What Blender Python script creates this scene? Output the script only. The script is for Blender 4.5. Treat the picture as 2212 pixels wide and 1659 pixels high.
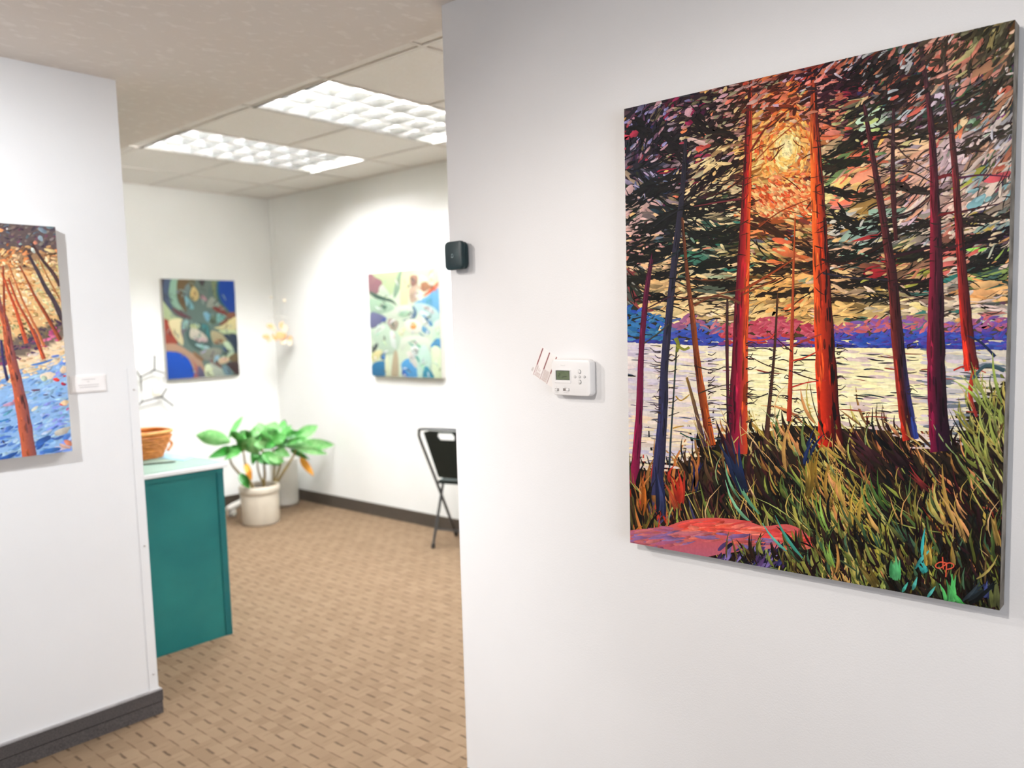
import bpy, bmesh, math, random
import numpy as np
from mathutils import Vector, Matrix

# ------------------------------------------------------------------ clear
for o in list(bpy.data.objects):
    bpy.data.objects.remove(o, do_unlink=True)
SC = bpy.context.scene
COL = SC.collection
random.seed(7)
rng = random.Random(11)

# ------------------------------------------------------------------ camera
# room axes: u runs along the right-hand wall (away, to the left), v along the left-hand wall
# (away, to the right), z up.  Blender X = v, Y = u, Z = z.
F, CX, CY, CAMH = 1746.3, 1194.0, 858.05, 1.45
AU = np.array([-0.76991145, -0.03843116, 0.63699247])    # room u in camera axes (right, down, forward)
AV = np.array([0.63772896, -0.08262079, 0.76581693])
AZ = np.array([-0.02319759, -0.99583977, -0.08811935])
M3 = np.array([AU, AV, AZ])
def W(u, v, z): return (v, u, z)
cam = bpy.data.cameras.new('camera')
camo = bpy.data.objects.new('camera', cam); COL.objects.link(camo)
R = Matrix(((AV[0], -AV[1], -AV[2]), (AU[0], -AU[1], -AU[2]), (AZ[0], -AZ[1], -AZ[2])))
camo.matrix_world = Matrix.Translation((0, 0, CAMH)) @ R.to_4x4()
cam.sensor_width = 36.0
cam.lens = F / 2212 * 36.0
cam.shift_x = -(CX - 1106) / 2212
cam.shift_y = (CY - 829.5) / 2212
cam.clip_start = 0.05
cam.dof.use_dof = True
cam.dof.focus_distance = 1.72
cam.dof.aperture_fstop = 2.7
SC.camera = camo

def ray(p): return M3 @ np.array([(p[0]-CX)/F, (p[1]-CY)/F, 1.0])
def on_z(p, h):
    r = ray(p); t = (h-CAMH)/r[2]; return np.array([r[0]*t, r[1]*t, h])
def on_u(p, c):
    r = ray(p); t = c/r[0]; return np.array([c, r[1]*t, r[2]*t+CAMH])
def on_v(p, c):
    r = ray(p); t = c/r[1]; return np.array([r[0]*t, c, r[2]*t+CAMH])

# ------------------------------------------------------------------ world, lights, exposure
wd = bpy.data.worlds.new('world'); SC.world = wd; wd.use_nodes = True
wd.node_tree.nodes['Background'].inputs[0].default_value = (0.72, 0.82, 1.0, 1)
wd.node_tree.nodes['Background'].inputs[1].default_value = 0.6
SC.view_settings.view_transform = 'Standard'
SC.view_settings.look = 'None'
SC.view_settings.exposure = 0.2
SC.view_settings.gamma = 1.0
SC.view_settings.use_curve_mapping = False
def spot(name, loc, tgt, power, size, blend, color, radius=0.03):
    l = bpy.data.lights.new(name, 'SPOT'); l.energy = power; l.spot_size = math.radians(size)
    l.spot_blend = blend; l.color = color; l.shadow_soft_size = radius
    o = bpy.data.objects.new(name, l); COL.objects.link(o)
    o.location = W(*loc)
    d = Vector(W(*tgt)) - Vector(W(*loc)); o.rotation_euler = d.to_track_quat('-Z', 'Y').to_euler()
    return o
def area(name, loc, tgt, power, sx, sy, color):
    l = bpy.data.lights.new(name, 'AREA'); l.energy = power; l.shape = 'RECTANGLE'; l.size = sx; l.size_y = sy; l.color = color
    o = bpy.data.objects.new(name, l); COL.objects.link(o)
    o.location = W(*loc)
    d = Vector(W(*tgt)) - Vector(W(*loc)); o.rotation_euler = d.to_track_quat('-Z', 'Y').to_euler()
    return o
spot('track_spot_painting', (0.72, -0.55, 2.31), (0.48, 1.65, -0.1), 92, 92, 0.55, (1.0, 0.95, 0.91))
spot('track_spot_thermostat', (2.55, 0.12, 2.31), (0.15, 1.65, -0.05), 46, 92, 0.6, (1.0, 0.95, 0.91), 0.015)
spot('track_spot_wall', (2.50, -1.00, 2.31), (0.30, 1.65, 0.0), 50, 76, 0.6, (1.0, 0.95, 0.91), 0.018)
spot('track_spot_left', (2.02, -0.08, 2.31), (3.1, 0.80, 0.55), 98, 118, 0.6, (0.90, 0.945, 1.0), 0.015)
spot('back_spot_right', (4.10, 1.95, 2.50), (4.5, 3.9, 0.9), 34, 92, 0.5, (1.0, 0.985, 0.96), 0.03)
spot('back_fill_left', (4.50, 1.98, 2.50), (6.38, 2.9, 0.9), 52, 100, 0.5, (1.0, 0.985, 0.96), 0.03)  # unseen spot, added to lighten the back wall
area('added_cool_fill', (-2.93, -0.6, 1.35), (3.1, 0.0, 1.2), 68, 2.2, 1.5, (0.78, 0.87, 1.0))  # unseen cool fill added behind the camera, mainly for the left wall

# ------------------------------------------------------------------ materials
def lin(c):
    c = np.asarray(c, float)/255.0
    return np.where(c <= 0.04045, c/12.92, ((c+0.055)/1.055)**2.4)
def rgba(c): l = lin(c); return (float(l[0]), float(l[1]), float(l[2]), 1.0)
def new_mat(name, color=(200, 200, 200), rough=0.6, metal=0.0, spec=0.4):
    m = bpy.data.materials.new(name); m.use_nodes = True
    b = m.node_tree.nodes['Principled BSDF']
    b.inputs['Base Color'].default_value = rgba(color); b.inputs['Roughness'].default_value = rough
    b.inputs['Metallic'].default_value = metal; b.inputs['Specular IOR Level'].default_value = spec
    return m, m.node_tree.nodes, m.node_tree.links, b
def mottled(name, c1, c2, scale=20, rough=0.6, bump=0.0, bscale=200, metal=0.0, spec=0.4, detail=4, stretch=None):
    m, n, l, b = new_mat(name, c1, rough, metal, spec)
    tc = n.new('ShaderNodeTexCoord'); src = tc.outputs['Object']
    if stretch:
        mp = n.new('ShaderNodeMapping'); mp.inputs['Scale'].default_value = stretch
        l.new(src, mp.inputs['Vector']); src = mp.outputs['Vector']
    t = n.new('ShaderNodeTexNoise'); t.inputs['Scale'].default_value = scale; t.inputs['Detail'].default_value = detail
    l.new(src, t.inputs['Vector'])
    r = n.new('ShaderNodeValToRGB'); r.color_ramp.elements[0].color = rgba(c1); r.color_ramp.elements[1].color = rgba(c2)
    r.color_ramp.elements[0].position = 0.3; r.color_ramp.elements[1].position = 0.7
    l.new(t.outputs['Fac'], r.inputs['Fac']); l.new(r.outputs['Color'], b.inputs['Base Color'])
    if bump:
        t2 = n.new('ShaderNodeTexNoise'); t2.inputs['Scale'].default_value = bscale; t2.inputs['Detail'].default_value = 3
        l.new(src, t2.inputs['Vector'])
        bp = n.new('ShaderNodeBump'); bp.inputs['Strength'].default_value = bump; bp.inputs['Distance'].default_value = 0.002
        l.new(t2.outputs['Fac'], bp.inputs['Height']); l.new(bp.outputs['Normal'], b.inputs['Normal'])
    return m
M = {}
M['wall'] = mottled('wall_paint', (229, 227, 225), (232, 230, 228), 3, 0.75, 0.15, 260, spec=0.25)
M['wall_back'] = mottled('back_wall_paint', (236, 236, 231), (239, 239, 235), 3, 0.75, 0.1, 260, spec=0.25)
M['trim_white'] = mottled('white_trim_paint', (238, 238, 236), (242, 242, 240), 6, 0.45)
M['tile'] = mottled('ceiling_tile_fibre', (236, 232, 226), (242, 239, 234), 90, 0.9, 0.4, 500)
M['tbar'] = mottled('grid_bar_enamel', (224, 219, 212), (229, 224, 217), 10, 0.5)
M['base_left'] = mottled('heathered_base_carpet', (58, 53, 53), (92, 86, 82), 260, 0.95, 0.6, 600)
M['base_cap'] = mottled('base_cap_strip', (150, 146, 144), (175, 170, 168), 30, 0.7)
M['base_back'] = mottled('dark_brown_base', (52, 45, 38), (78, 68, 56), 150, 0.9, 0.4, 500)
M['canvas_edge'] = mottled('painted_canvas_edge', (70, 62, 50), (150, 142, 130), 22, 0.7, 0.4, 900)
M['teal'] = mottled('teal_paint', (18, 98, 98), (34, 116, 112), 3.5, 0.45, 0.06, 120)
M['teal_dark'] = mottled('teal_edge_paint', (12, 88, 92), (18, 98, 98), 5, 0.45)
M['top_green'] = mottled('pale_green_laminate', (140, 170, 154), (150, 180, 166), 6, 0.4)
M['white_plastic'] = mottled('white_plastic', (232, 229, 226), (236, 233, 230), 8, 0.35)
M['grey_plastic'] = mottled('grey_white_plastic', (198, 190, 184), (206, 199, 192), 8, 0.45)
M['lcd'] = mottled('lcd_green', (92, 104, 76), (112, 122, 94), 40, 0.25)
M['black'] = mottled('black_gap', (18, 18, 18), (26, 26, 26), 20, 0.6)
M['ink'] = mottled('grey_ink', (120, 112, 108), (150, 142, 138), 60, 0.8)
M['ring'] = mottled('dark_button_groove', (74, 68, 62), (92, 86, 80), 60, 0.7)
M['faint_ink'] = mottled('faint_grey_ink', (186, 182, 178), (194, 190, 186), 60, 0.8)
M['red_ink'] = mottled('dark_red_ink', (120, 14, 18), (140, 22, 26), 60, 0.7)
M['pink_ink'] = mottled('brown_pink_ink', (168, 132, 122), (196, 168, 158), 900, 0.8)
M['card'] = mottled('white_card', (236, 230, 226), (240, 235, 231), 30, 0.7)
M['chime'] = mottled('dark_teal_plastic', (6, 34, 38), (10, 46, 50), 30, 0.42, 0.1, 900, spec=0.4)
M['chime_icon'] = mottled('pale_print', (170, 190, 192), (180, 200, 200), 30, 0.5)
M['crock'] = mottled('cream_glazed_crock', (196, 186, 168), (208, 199, 182), 7, 0.35, 0.05, 60)
M['white_pot'] = mottled('white_ceramic', (214, 212, 204), (222, 220, 212), 7, 0.4)
M['soil'] = mottled('potting_soil', (40, 30, 18), (74, 58, 34), 60, 0.95, 0.8, 120)
M['stem'] = mottled('brown_green_stem', (112, 92, 50), (150, 130, 76), 25, 0.7)
M['leaf'] = mottled('green_leaf', (50, 122, 48), (92, 160, 80), 9, 0.4, 0.2, 60)
M['leaf_pale'] = mottled('pale_speckled_leaf', (80, 150, 72), (140, 188, 124), 28, 0.4, 0.2, 60)
M['leaf_dark'] = mottled('dark_green_leaf', (26, 96, 24), (50, 120, 44), 9, 0.4)
M['leaf_yellow'] = mottled('yellowed_leaf', (236, 176, 58), (214, 140, 52), 9, 0.5)
M['chair_panel'] = mottled('black_fabric', (22, 30, 28), (36, 46, 43), 220, 0.8, 0.5, 700)
M['chair_tube'] = mottled('black_enamel_tube', (38, 37, 36), (50, 48, 47), 20, 0.35, spec=0.6)
M['rubber'] = mottled('black_rubber', (20, 20, 20), (28, 28, 28), 20, 0.8)
M['wood'] = mottled('orange_brown_wicker', (176, 96, 30), (228, 148, 72), 34, 0.5, 0.5, 160, stretch=(1, 1, 3))
M['wood_rim'] = mottled('golden_wicker_rim', (218, 140, 60), (236, 168, 96), 20, 0.5, 0.3, 160)
M['paper_blue'] = mottled('pale_blue_paper', (146, 186, 204), (156, 196, 212), 6, 0.8)
M['pen'] = mottled('dark_olive_pen', (52, 58, 44), (70, 76, 60), 20, 0.4)
M['wire'] = mottled('grey_metal_wire', (52, 50, 48), (70, 67, 65), 30, 0.4, metal=0.3)
M['shell'] = mottled('peach_shell', (214, 158, 104), (230, 188, 140), 14, 0.4)
M['shell_white'] = mottled('white_shell', (226, 208, 178), (236, 222, 198), 14, 0.4)
M['thread'] = mottled('pale_thread', (216, 213, 206), (224, 221, 214), 30, 0.8)
M['cream_plate'] = mottled('cream_wall_plate', (222, 216, 198), (228, 223, 206), 10, 0.4)
M['reflector'] = mottled('white_reflector', (222, 222, 216), (228, 228, 223), 10, 0.35)
M['louver'] = mottled('brushed_aluminium_louver', (206, 205, 200), (222, 221, 216), 10, 0.22, metal=1.0)
M['light_gap'] = mottled('dark_housing_gap', (30, 30, 30), (40, 40, 40), 10, 0.7)
M['gold_frame'] = mottled('pale_canvas_side', (206, 202, 192), (214, 210, 200), 10, 0.7)

def emit(name, color, strength):
    m = bpy.data.materials.new(name); m.use_nodes = True; n = m.node_tree.nodes; l = m.node_tree.links
    n.remove(n['Principled BSDF']); e = n.new('ShaderNodeEmission')
    e.inputs[0].default_value = rgba(color); e.inputs[1].default_value = strength
    l.new(e.outputs[0], n['Material Output'].inputs['Surface']); return m
M['tube'] = emit('fluorescent_tube_glow', (250, 251, 255), 190)

# textured drywall ceiling (knock-down flecks)
def soffit_mat():
    m, n, l, b = new_mat('textured_ceiling_plaster', (205, 198, 190), 0.9, spec=0.2)
    tc = n.new('ShaderNodeTexCoord')
    mp = n.new('ShaderNodeMapping'); mp.inputs['Scale'].default_value = (1.0, 1.35, 1); mp.inputs['Rotation'].default_value = (0, 0, 0.5)
    l.new(tc.outputs['Object'], mp.inputs['Vector'])
    t = n.new('ShaderNodeTexNoise'); t.inputs['Scale'].default_value = 22; t.inputs['Detail'].default_value = 8; t.inputs['Distortion'].default_value = 0.4
    l.new(mp.outputs['Vector'], t.inputs['Vector'])
    r = n.new('ShaderNodeValToRGB')
    r.color_ramp.elements[0].position = 0.55; r.color_ramp.elements[0].color = rgba((229, 222, 215))
    r.color_ramp.elements[1].position = 0.68; r.color_ramp.elements[1].color = rgba((238, 232, 226))
    l.new(t.outputs['Fac'], r.inputs['Fac']); l.new(r.outputs['Color'], b.inputs['Base Color'])
    bp = n.new('ShaderNodeBump'); bp.inputs['Strength'].default_value = 0.35; bp.inputs['Distance'].default_value = 0.003
    l.new(r.outputs['Color'], bp.inputs['Height']); l.new(bp.outputs['Normal'], b.inputs['Normal'])
    return m
M['soffit'] = soffit_mat()

# carpet: tan loop pile with rows of dark dashes set on a half-drop grid
def carpet_mat():
    m, n, l, b = new_mat('tan_dash_carpet', (176, 150, 122), 0.95, spec=0.15)
    tc = n.new('ShaderNodeTexCoord'); sp = n.new('ShaderNodeSeparateXYZ'); l.new(tc.outputs['Object'], sp.inputs[0])
    def mth(op, a, bb=None, c=None):
        k = n.new('ShaderNodeMath'); k.operation = op
        for i, x in enumerate((a, bb, c)):
            if x is None: continue
            if isinstance(x, (int, float)): k.inputs[i].default_value = x
            else: l.new(x, k.inputs[i])
        return k.outputs[0]
    nz = n.new('ShaderNodeTexNoise'); nz.inputs['Scale'].default_value = 30; l.new(tc.outputs['Object'], nz.inputs['Vector'])
    wob = mth('MULTIPLY', mth('SUBTRACT', nz.outputs['Fac'], 0.5), 0.008)
    x = mth('ADD', sp.outputs['X'], wob); y = mth('ADD', sp.outputs['Y'], wob)
    gx = mth('DIVIDE', mth('SUBTRACT', x, 0.990), 0.1015)     # across (v)
    gy = mth('DIVIDE', mth('SUBTRACT', y, 2.990), 0.1075)     # along (u)
    def cell(g, off): return mth('ABSOLUTE', mth('SUBTRACT', mth('FRACT', mth('ADD', g, off+0.5)), 0.5))
    def soft(d, half, w):
        k = n.new('ShaderNodeMapRange'); k.interpolation_type = 'SMOOTHSTEP'
        k.inputs['From Min'].default_value = half-w; k.inputs['From Max'].default_value = half+w
        k.inputs['To Min'].default_value = 1; k.inputs['To Max'].default_value = 0
        l.new(d, k.inputs['Value']); return k.outputs[0]
    dash1 = mth('MULTIPLY', soft(cell(gx, 0), 0.040, 0.030), soft(cell(gy, 0), 0.25, 0.07))
    dash2 = mth('MULTIPLY', soft(cell(gx, 0.5), 0.026, 0.022), soft(cell(gy, 0.5), 0.36, 0.14))
    cross = mth('MULTIPLY', soft(cell(gy, 0.5), 0.03, 0.05), soft(cell(gx, 0.0), 0.30, 0.1))
    # cell tones: white noise per half cell
    cb = n.new('ShaderNodeCombineXYZ')
    l.new(mth('FLOOR', mth('MULTIPLY', gx, 2)), cb.inputs[0]); l.new(mth('FLOOR', mth('ADD', mth('MULTIPLY', gy, 2), 0.5)), cb.inputs[1])
    wn = n.new('ShaderNodeTexWhiteNoise'); wn.noise_dimensions = '3D'; l.new(cb.outputs[0], wn.inputs['Vector'])
    pile = n.new('ShaderNodeTexNoise'); pile.inputs['Scale'].default_value = 420; pile.inputs['Detail'].default_value = 2
    l.new(tc.outputs['Object'], pile.inputs['Vector'])
    tone = mth('ADD', mth('MULTIPLY', wn.outputs['Value'], 0.30), mth('MULTIPLY', pile.outputs['Fac'], 0.70))
    r = n.new('ShaderNodeValToRGB')
    r.color_ramp.elements[0].position = 0.1; r.color_ramp.elements[0].color = rgba((100, 81, 62))
    r.color_ramp.elements[1].position = 0.9; r.color_ramp.elements[1].color = rgba((126, 106, 85))
    l.new(tone, r.inputs['Fac'])
    def mixc(fac, c_in, col, k):
        mx = n.new('ShaderNodeMix'); mx.data_type = 'RGBA'
        l.new(mth('MULTIPLY', fac, k), mx.inputs['Factor']); l.new(c_in, mx.inputs['A']); mx.inputs['B'].default_value = rgba(col)
        return mx.outputs['Result']
    c = mixc(cross, r.outputs['Color'], (84, 66, 48), 0.30)
    c = mixc(dash2, c, (68, 51, 34), 0.70)
    c = mixc(dash1, c, (46, 33, 20), 0.72)
    l.new(c, b.inputs['Base Color'])
    bp = n.new('ShaderNodeBump'); bp.inputs['Strength'].default_value = 0.5; bp.inputs['Distance'].default_value = 0.003
    h = mth('SUBTRACT', mth('ADD', mth('MULTIPLY', pile.outputs['Fac'], 0.5), 0.5), mth('MAXIMUM', dash1, mth('MULTIPLY', dash2, 0.6)))
    l.new(h, bp.inputs['Height']); l.new(bp.outputs['Normal'], b.inputs['Normal'])
    return m
M['carpet'] = carpet_mat()

# oil paint: colour comes with the stroke
def paint_mat(name, gain=1.0, rough=0.5, spec=0.35):
    m, n, l, b = new_mat(name, (128, 128, 128), rough, spec=spec)
    a = n.new('ShaderNodeAttribute'); a.attribute_name = 'paint'
    tc = n.new('ShaderNodeTexCoord')
    t = n.new('ShaderNodeTexNoise'); t.inputs['Scale'].default_value = 140; t.inputs['Detail'].default_value = 3
    l.new(tc.outputs['Object'], t.inputs['Vector'])
    mr = n.new('ShaderNodeMapRange'); mr.inputs['To Min'].default_value = 0.80*gain; mr.inputs['To Max'].default_value = 1.20*gain
    l.new(t.outputs['Fac'], mr.inputs['Value'])
    vm = n.new('ShaderNodeVectorMath'); vm.operation = 'SCALE'
    l.new(a.outputs['Color'], vm.inputs[0]); l.new(mr.outputs[0], vm.inputs['Scale'])
    l.new(vm.outputs[0], b.inputs['Base Color'])
    bp = n.new('ShaderNodeBump'); bp.inputs['Strength'].default_value = 0.25; bp.inputs['Distance'].default_value = 0.001
    l.new(t.outputs['Fac'], bp.inputs['Height']); l.new(bp.outputs['Normal'], b.inputs['Normal'])
    return m
M['oil'] = paint_mat('oil_paint', 1.0, 0.62, 0.16)
M['oil_left'] = paint_mat('oil_paint_matte', 1.12, 0.6, 0.25)
M['oil_back'] = paint_mat('oil_paint_back', 0.62, 0.6, 0.25)

# ------------------------------------------------------------------ mesh helpers (all coordinates are room u, v, z)
class MB:
    def __init__(s): s.v = []; s.f = []; s.c = []; s.smooth = False
    def add(s, vs, fs, cols=None):
        k = len(s.v); s.v += [tuple(p) for p in vs]; s.f += [tuple(i+k for i in f) for f in fs]
        if cols is not None: s.c += list(cols)
        return s
    def box(s, u0, u1, v0, v1, z0, z1):
        vs = [(u, v, z) for z in (z0, z1) for v in (v0, v1) for u in (u0, u1)]
        return s.add(vs, [(0, 1, 3, 2), (4, 6, 7, 5), (0, 4, 5, 1), (2, 3, 7, 6), (0, 2, 6, 4), (1, 5, 7, 3)])
    def rbox(s, u0, u1, v0, v1, z0, z1, r, axis='v', n=5):
        # box with rounded corners in the plane across 'axis'
        if axis == 'v': a0, a1, b0, b1 = u0, u1, z0, z1
        elif axis == 'u': a0, a1, b0, b1 = v0, v1, z0, z1
        else: a0, a1, b0, b1 = u0, u1, v0, v1
        ring = []
        for (ca, cb, st) in ((a1-r, b1-r, 0), (a0+r, b1-r, 90), (a0+r, b0+r, 180), (a1-r, b0+r, 270)):
            for i in range(n+1):
                t = math.radians(st+90*i/n); ring.append((ca+r*math.cos(t), cb+r*math.sin(t)))
        e = min(r*0.35, 0.2*min(a1-a0, b1-b0))
        d0, d1 = (v0, v1) if axis == 'v' else ((u0, u1) if axis == 'u' else (z0, z1))
        ed = min(e, abs(d1-d0)*0.3)
        mid = ((a0+a1)/2, (b0+b1)/2)
        def shr(k): return [(mid[0]+(a-mid[0])*(1-2*k/(a1-a0)), mid[1]+(b-mid[1])*(1-2*k/(b1-b0))) for a, b in ring]
        levels = [(d0, shr(ed)), (d0+ed*0.3, shr(ed*0.3)), (d0+ed, ring), (d1-ed, ring), (d1-ed*0.3, shr(ed*0.3)), (d1, shr(ed))]
        vs = []; m_ = len(ring)
        for d, rg in levels:
            for a, b in rg:
                vs.append((a, d, b) if axis == 'v' else ((d, a, b) if axis == 'u' else (a, b, d)))
        fs = []
        for k in range(len(levels)-1):
            for i in range(m_):
                j = (i+1) % m_; fs.append((k*m_+i, k*m_+j, (k+1)*m_+j, (k+1)*m_+i))
        fs.append(tuple(range(m_))[::-1]); fs.append(tuple(range((len(levels)-1)*m_, len(levels)*m_)))
        return s.add(vs, fs)
    def tube(s, pts, r, n=8, closed=False):
        pts = [Vector(p) for p in pts]; N = len(pts); rs = r if isinstance(r, (list, tuple)) else [r]*N
        vs = []; fs = []; up = None
        for i, p in enumerate(pts):
            if closed: t = pts[(i+1) % N]-pts[i-1]
            else: t = pts[min(i+1, N-1)]-pts[max(i-1, 0)]
            t.normalize()
            if up is None:
                up = Vector((0, 0, 1)) if abs(t.z) < 0.9 else Vector((1, 0, 0))
            a = t.cross(up); a.normalize(); b = a.cross(t); b.normalize(); up = b
            for k in range(n):
                th = 2*math.pi*k/n; vs.append(p+(a*math.cos(th)+b*math.sin(th))*rs[i])
        for i in range(N if closed else N-1):
            j = (i+1) % N
            for k in range(n):
                q = (k+1) % n; fs.append((i*n+k, i*n+q, j*n+q, j*n+k))
        if not closed:
            fs.append(tuple(range(n))[::-1]); fs.append(tuple(range((N-1)*n, N*n)))
        return s.add(vs, fs)
    def lathe(s, cu, cv, prof, n=40, su=1.0, sv=1.0, rot=0.0, cap0=True, cap1=False):
        vs = []; fs = []
        for r, z in prof:
            for k in range(n):
                th = 2*math.pi*k/n; a, b = r*su*math.cos(th), r*sv*math.sin(th)
                vs.append((cu+a*math.cos(rot)-b*math.sin(rot), cv+a*math.sin(rot)+b*math.cos(rot), z))
        for i in range(len(prof)-1):
            for k in range(n):
                q = (k+1) % n; fs.append((i*n+k, i*n+q, (i+1)*n+q, (i+1)*n+k))
        if cap0: fs.append(tuple(range(n))[::-1])
        if cap1: fs.append(tuple(range((len(prof)-1)*n, len(prof)*n)))
        return s.add(vs, fs)
    def build(s, name, mat, parent=None, smooth=False, origin=None):
        if parent is not None:
            off = Vector(parent['_o'])
        elif origin is not None: off = Vector(W(*origin))
        else: off = Vector((0, 0, 0))
        me = bpy.data.meshes.new(name)
        vs = [(v-off[0], u-off[1], z-off[2]) for (u, v, z) in s.v]
        me.from_pydata(vs, [], s.f); me.materials.append(mat)
        if s.c:
            at = me.color_attributes.new('paint', 'FLOAT_COLOR', 'POINT')
            arr = np.ones((len(s.v), 4), np.float32); arr[:, :3] = np.asarray(s.c, np.float32)
            at.data.foreach_set('color', arr.ravel())
        else:
            bm = bmesh.new(); bm.from_mesh(me); bmesh.ops.recalc_face_normals(bm, faces=bm.faces); bm.to_mesh(me); bm.free()
        if smooth:
            me.polygons.foreach_set('use_smooth', [True]*len(me.polygons))
            me.set_sharp_from_angle(angle=math.radians(42))
        o = bpy.data.objects.new(name, me); COL.objects.link(o)
        o['_o'] = tuple(off)
        if parent is not None:
            o.parent = parent
        else: o.location = off
        return o
def thing(name, label, cat, base, group=None):
    o = bpy.data.objects.new(name, None); COL.objects.link(o); o.location = W(*base); o['_o'] = W(*base)
    o.empty_display_size = 0.05
    o['label'] = label; o['category'] = cat
    if group: o['group'] = group
    return o
def tag(o, label, cat, group=None):
    o['label'] = label; o['category'] = cat
    if group: o['group'] = group
    return o
def struct(o): o['kind'] = 'structure'; return o
def text_mesh(name, body, size, mat, parent, to_world, align='CENTER', bold=0.0):
    # flat lettering: curve text turned into a mesh; to_world maps (x, y) -> (u, v, z)
    cu = bpy.data.curves.new(name, 'FONT'); cu.body = body; cu.size = size; cu.align_x = align; cu.offset = bold
    tmp = bpy.data.objects.new(name, cu); COL.objects.link(tmp)
    dg = bpy.context.evaluated_depsgraph_get(); me0 = tmp.evaluated_get(dg).to_mesh()
    mb = MB(); mb.add([to_world(v.co.x, v.co.y) for v in me0.vertices], [tuple(p.vertices) for p in me0.polygons])
    tmp.evaluated_get(dg).to_mesh_clear(); bpy.data.objects.remove(tmp, do_unlink=True); bpy.data.curves.remove(cu)
    return mb.build(name, mat, parent)

# ------------------------------------------------------------------ the setting
SOF, GRID = 2.365, 2.59           # textured low ceiling, suspended ceiling
WR_V, WR_U = 1.653, 1.753         # right wall face and its free end
WL_U, WL_V = 3.106, 1.318         # left wall face and its free end
BK_U, BK_V = 6.38, 3.90           # back room walls
WR_T = 0.134; WL_T = 0.12
U0, V0 = -3.0, -3.0
struct(MB().box(U0-0.1, BK_U+0.1, V0-0.1, BK_V+0.1, -0.05, 0.0).build('floor', M['carpet']))
struct(MB().box(U0, WR_U, WR_V, WR_V+WR_T, 0, GRID).build('wall_right', M['wall']))
struct(MB().box(WL_U, WL_U+WL_T, V0, WL_V, 0, SOF).build('wall_left', M['wall']))
struct(MB().box(BK_U, BK_U+0.1, V0, BK_V+0.1, 0, GRID+0.1).build('wall_back', M['wall_back']))
struct(MB().box(U0, BK_U, BK_V, BK_V+0.1, 0, GRID+0.1).build('wall_far', M['wall_back']))
struct(MB().box(U0, BK_U, V0-0.1, V0, 0, GRID).build('wall_side', M['wall']))
wb = MB()
wu0, wu1 = U0-0.1, U0
wb.box(wu0, wu1, V0-0.1, -1.7, 0, GRID); wb.box(wu0, wu1, 0.5, BK_V+0.1, 0, GRID+0.1)
wb.box(wu0, wu1, -1.7, 0.5, 0, 0.6); wb.box(wu0, wu1, -1.7, 0.5, 2.1, GRID)
struct(wb.build('wall_behind', M['wall']))
wf = MB(); wf.box(U0-0.08, U0-0.02, -1.7, -1.65, 0.6, 2.1); wf.box(U0-0.08, U0-0.02, 0.45, 0.5, 0.6, 2.1)
wf.box(U0-0.08, U0-0.02, -1.65, 0.45, 0.6, 0.65); wf.box(U0-0.08, U0-0.02, -1.65, 0.45, 2.05, 2.1); wf.box(U0-0.08, U0-0.02, -0.62, -0.58, 0.65, 2.05)
struct(wf.build('added_window', M['trim_white']))  # unseen window, added to go with the cool fill light
struct(MB().box(U0, BK_U, V0, WR_V+WR_T, SOF, SOF+0.04).build('ceiling', M['soffit']))
# vertical face between the low ceiling and the suspended one
struct(MB().box(U0, BK_U, WR_V+WR_T-0.02, WR_V+WR_T, SOF+0.04, GRID+0.02).build('trim_1', M['wall_back']))

# suspended ceiling: each lay-in tile and each bar is a piece
pu, u_a = 0.648, 5.14
us = sorted([u_a+pu*k for k in range(-12, 2) if U0 < u_a+pu*k < BK_U] + [U0, BK_U])
vs_ = [WR_V+WR_T, 2.29, 2.90, 3.51, BK_V]
lights_at = [(4.492, 5.14), (3.196, 3.844), (1.252, 1.90)]
ceil = struct(MB().box(U0, BK_U, WR_V+WR_T, BK_V, GRID+0.13, GRID+0.15).build('ceiling', M['tile'], origin=(U0, WR_V+WR_T, GRID)))
tmesh = {}
for i in range(len(us)-1):
    for j in range(len(vs_)-1):
        ua, ub, va, vb = us[i], us[i+1], vs_[j], vs_[j+1]
        if any(abs(ua-a) < 0.02 for a, b in lights_at) and j in (1, 2): continue
        key = (round(ub-ua, 3), round(vb-va, 3))
        if key not in tmesh:
            g = 0.004
            bb = MB().box(g, ub-ua-g, g, vb-va-g, 0.004, 0.018)
            me = bpy.data.meshes.new('ceiling_tile'); me.from_pydata([(v, u, z) for u, v, z in bb.v], [], bb.f); me.materials.append(M['tile'])
            bm = bmesh.new(); bm.from_mesh(me); bmesh.ops.recalc_face_normals(bm, faces=bm.faces); bm.to_mesh(me); bm.free()
            tmesh[key] = me
        o = bpy.data.objects.new('ceiling_tile', tmesh[key]); COL.objects.link(o); o.parent = ceil
        o.location = Vector((va, ua, GRID))-Vector(ceil['_o'])
for u in us[1:-1]:
    for j in range(len(vs_)-1):
        MB().box(u-0.010, u+0.010, vs_[j]+0.010, vs_[j+1]-0.010, GRID-0.002, GRID+0.003).build('grid_bar', M['tbar'], ceil)
for v in vs_[1:-1]:
    if v == 2.90:
        segs = [(U0, 1.252), (1.90, 3.196), (3.844, 4.492), (5.14, BK_U)]
    else: segs = [(U0, BK_U)]
    for a, b in segs:
        MB().box(a, b, v-0.010, v+0.010, GRID-0.0025, GRID+0.003).build('grid_bar', M['tbar'], ceil)
MB().box(U0, BK_U, BK_V-0.022, BK_V, GRID-0.003, GRID+0.003).build('wall_angle', M['tbar'], ceil)
MB().box(BK_U-0.022, BK_U, WR_V+WR_T, BK_V-0.022, GRID-0.003, GRID+0.003).build('wall_angle', M['tbar'], ceil)

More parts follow.
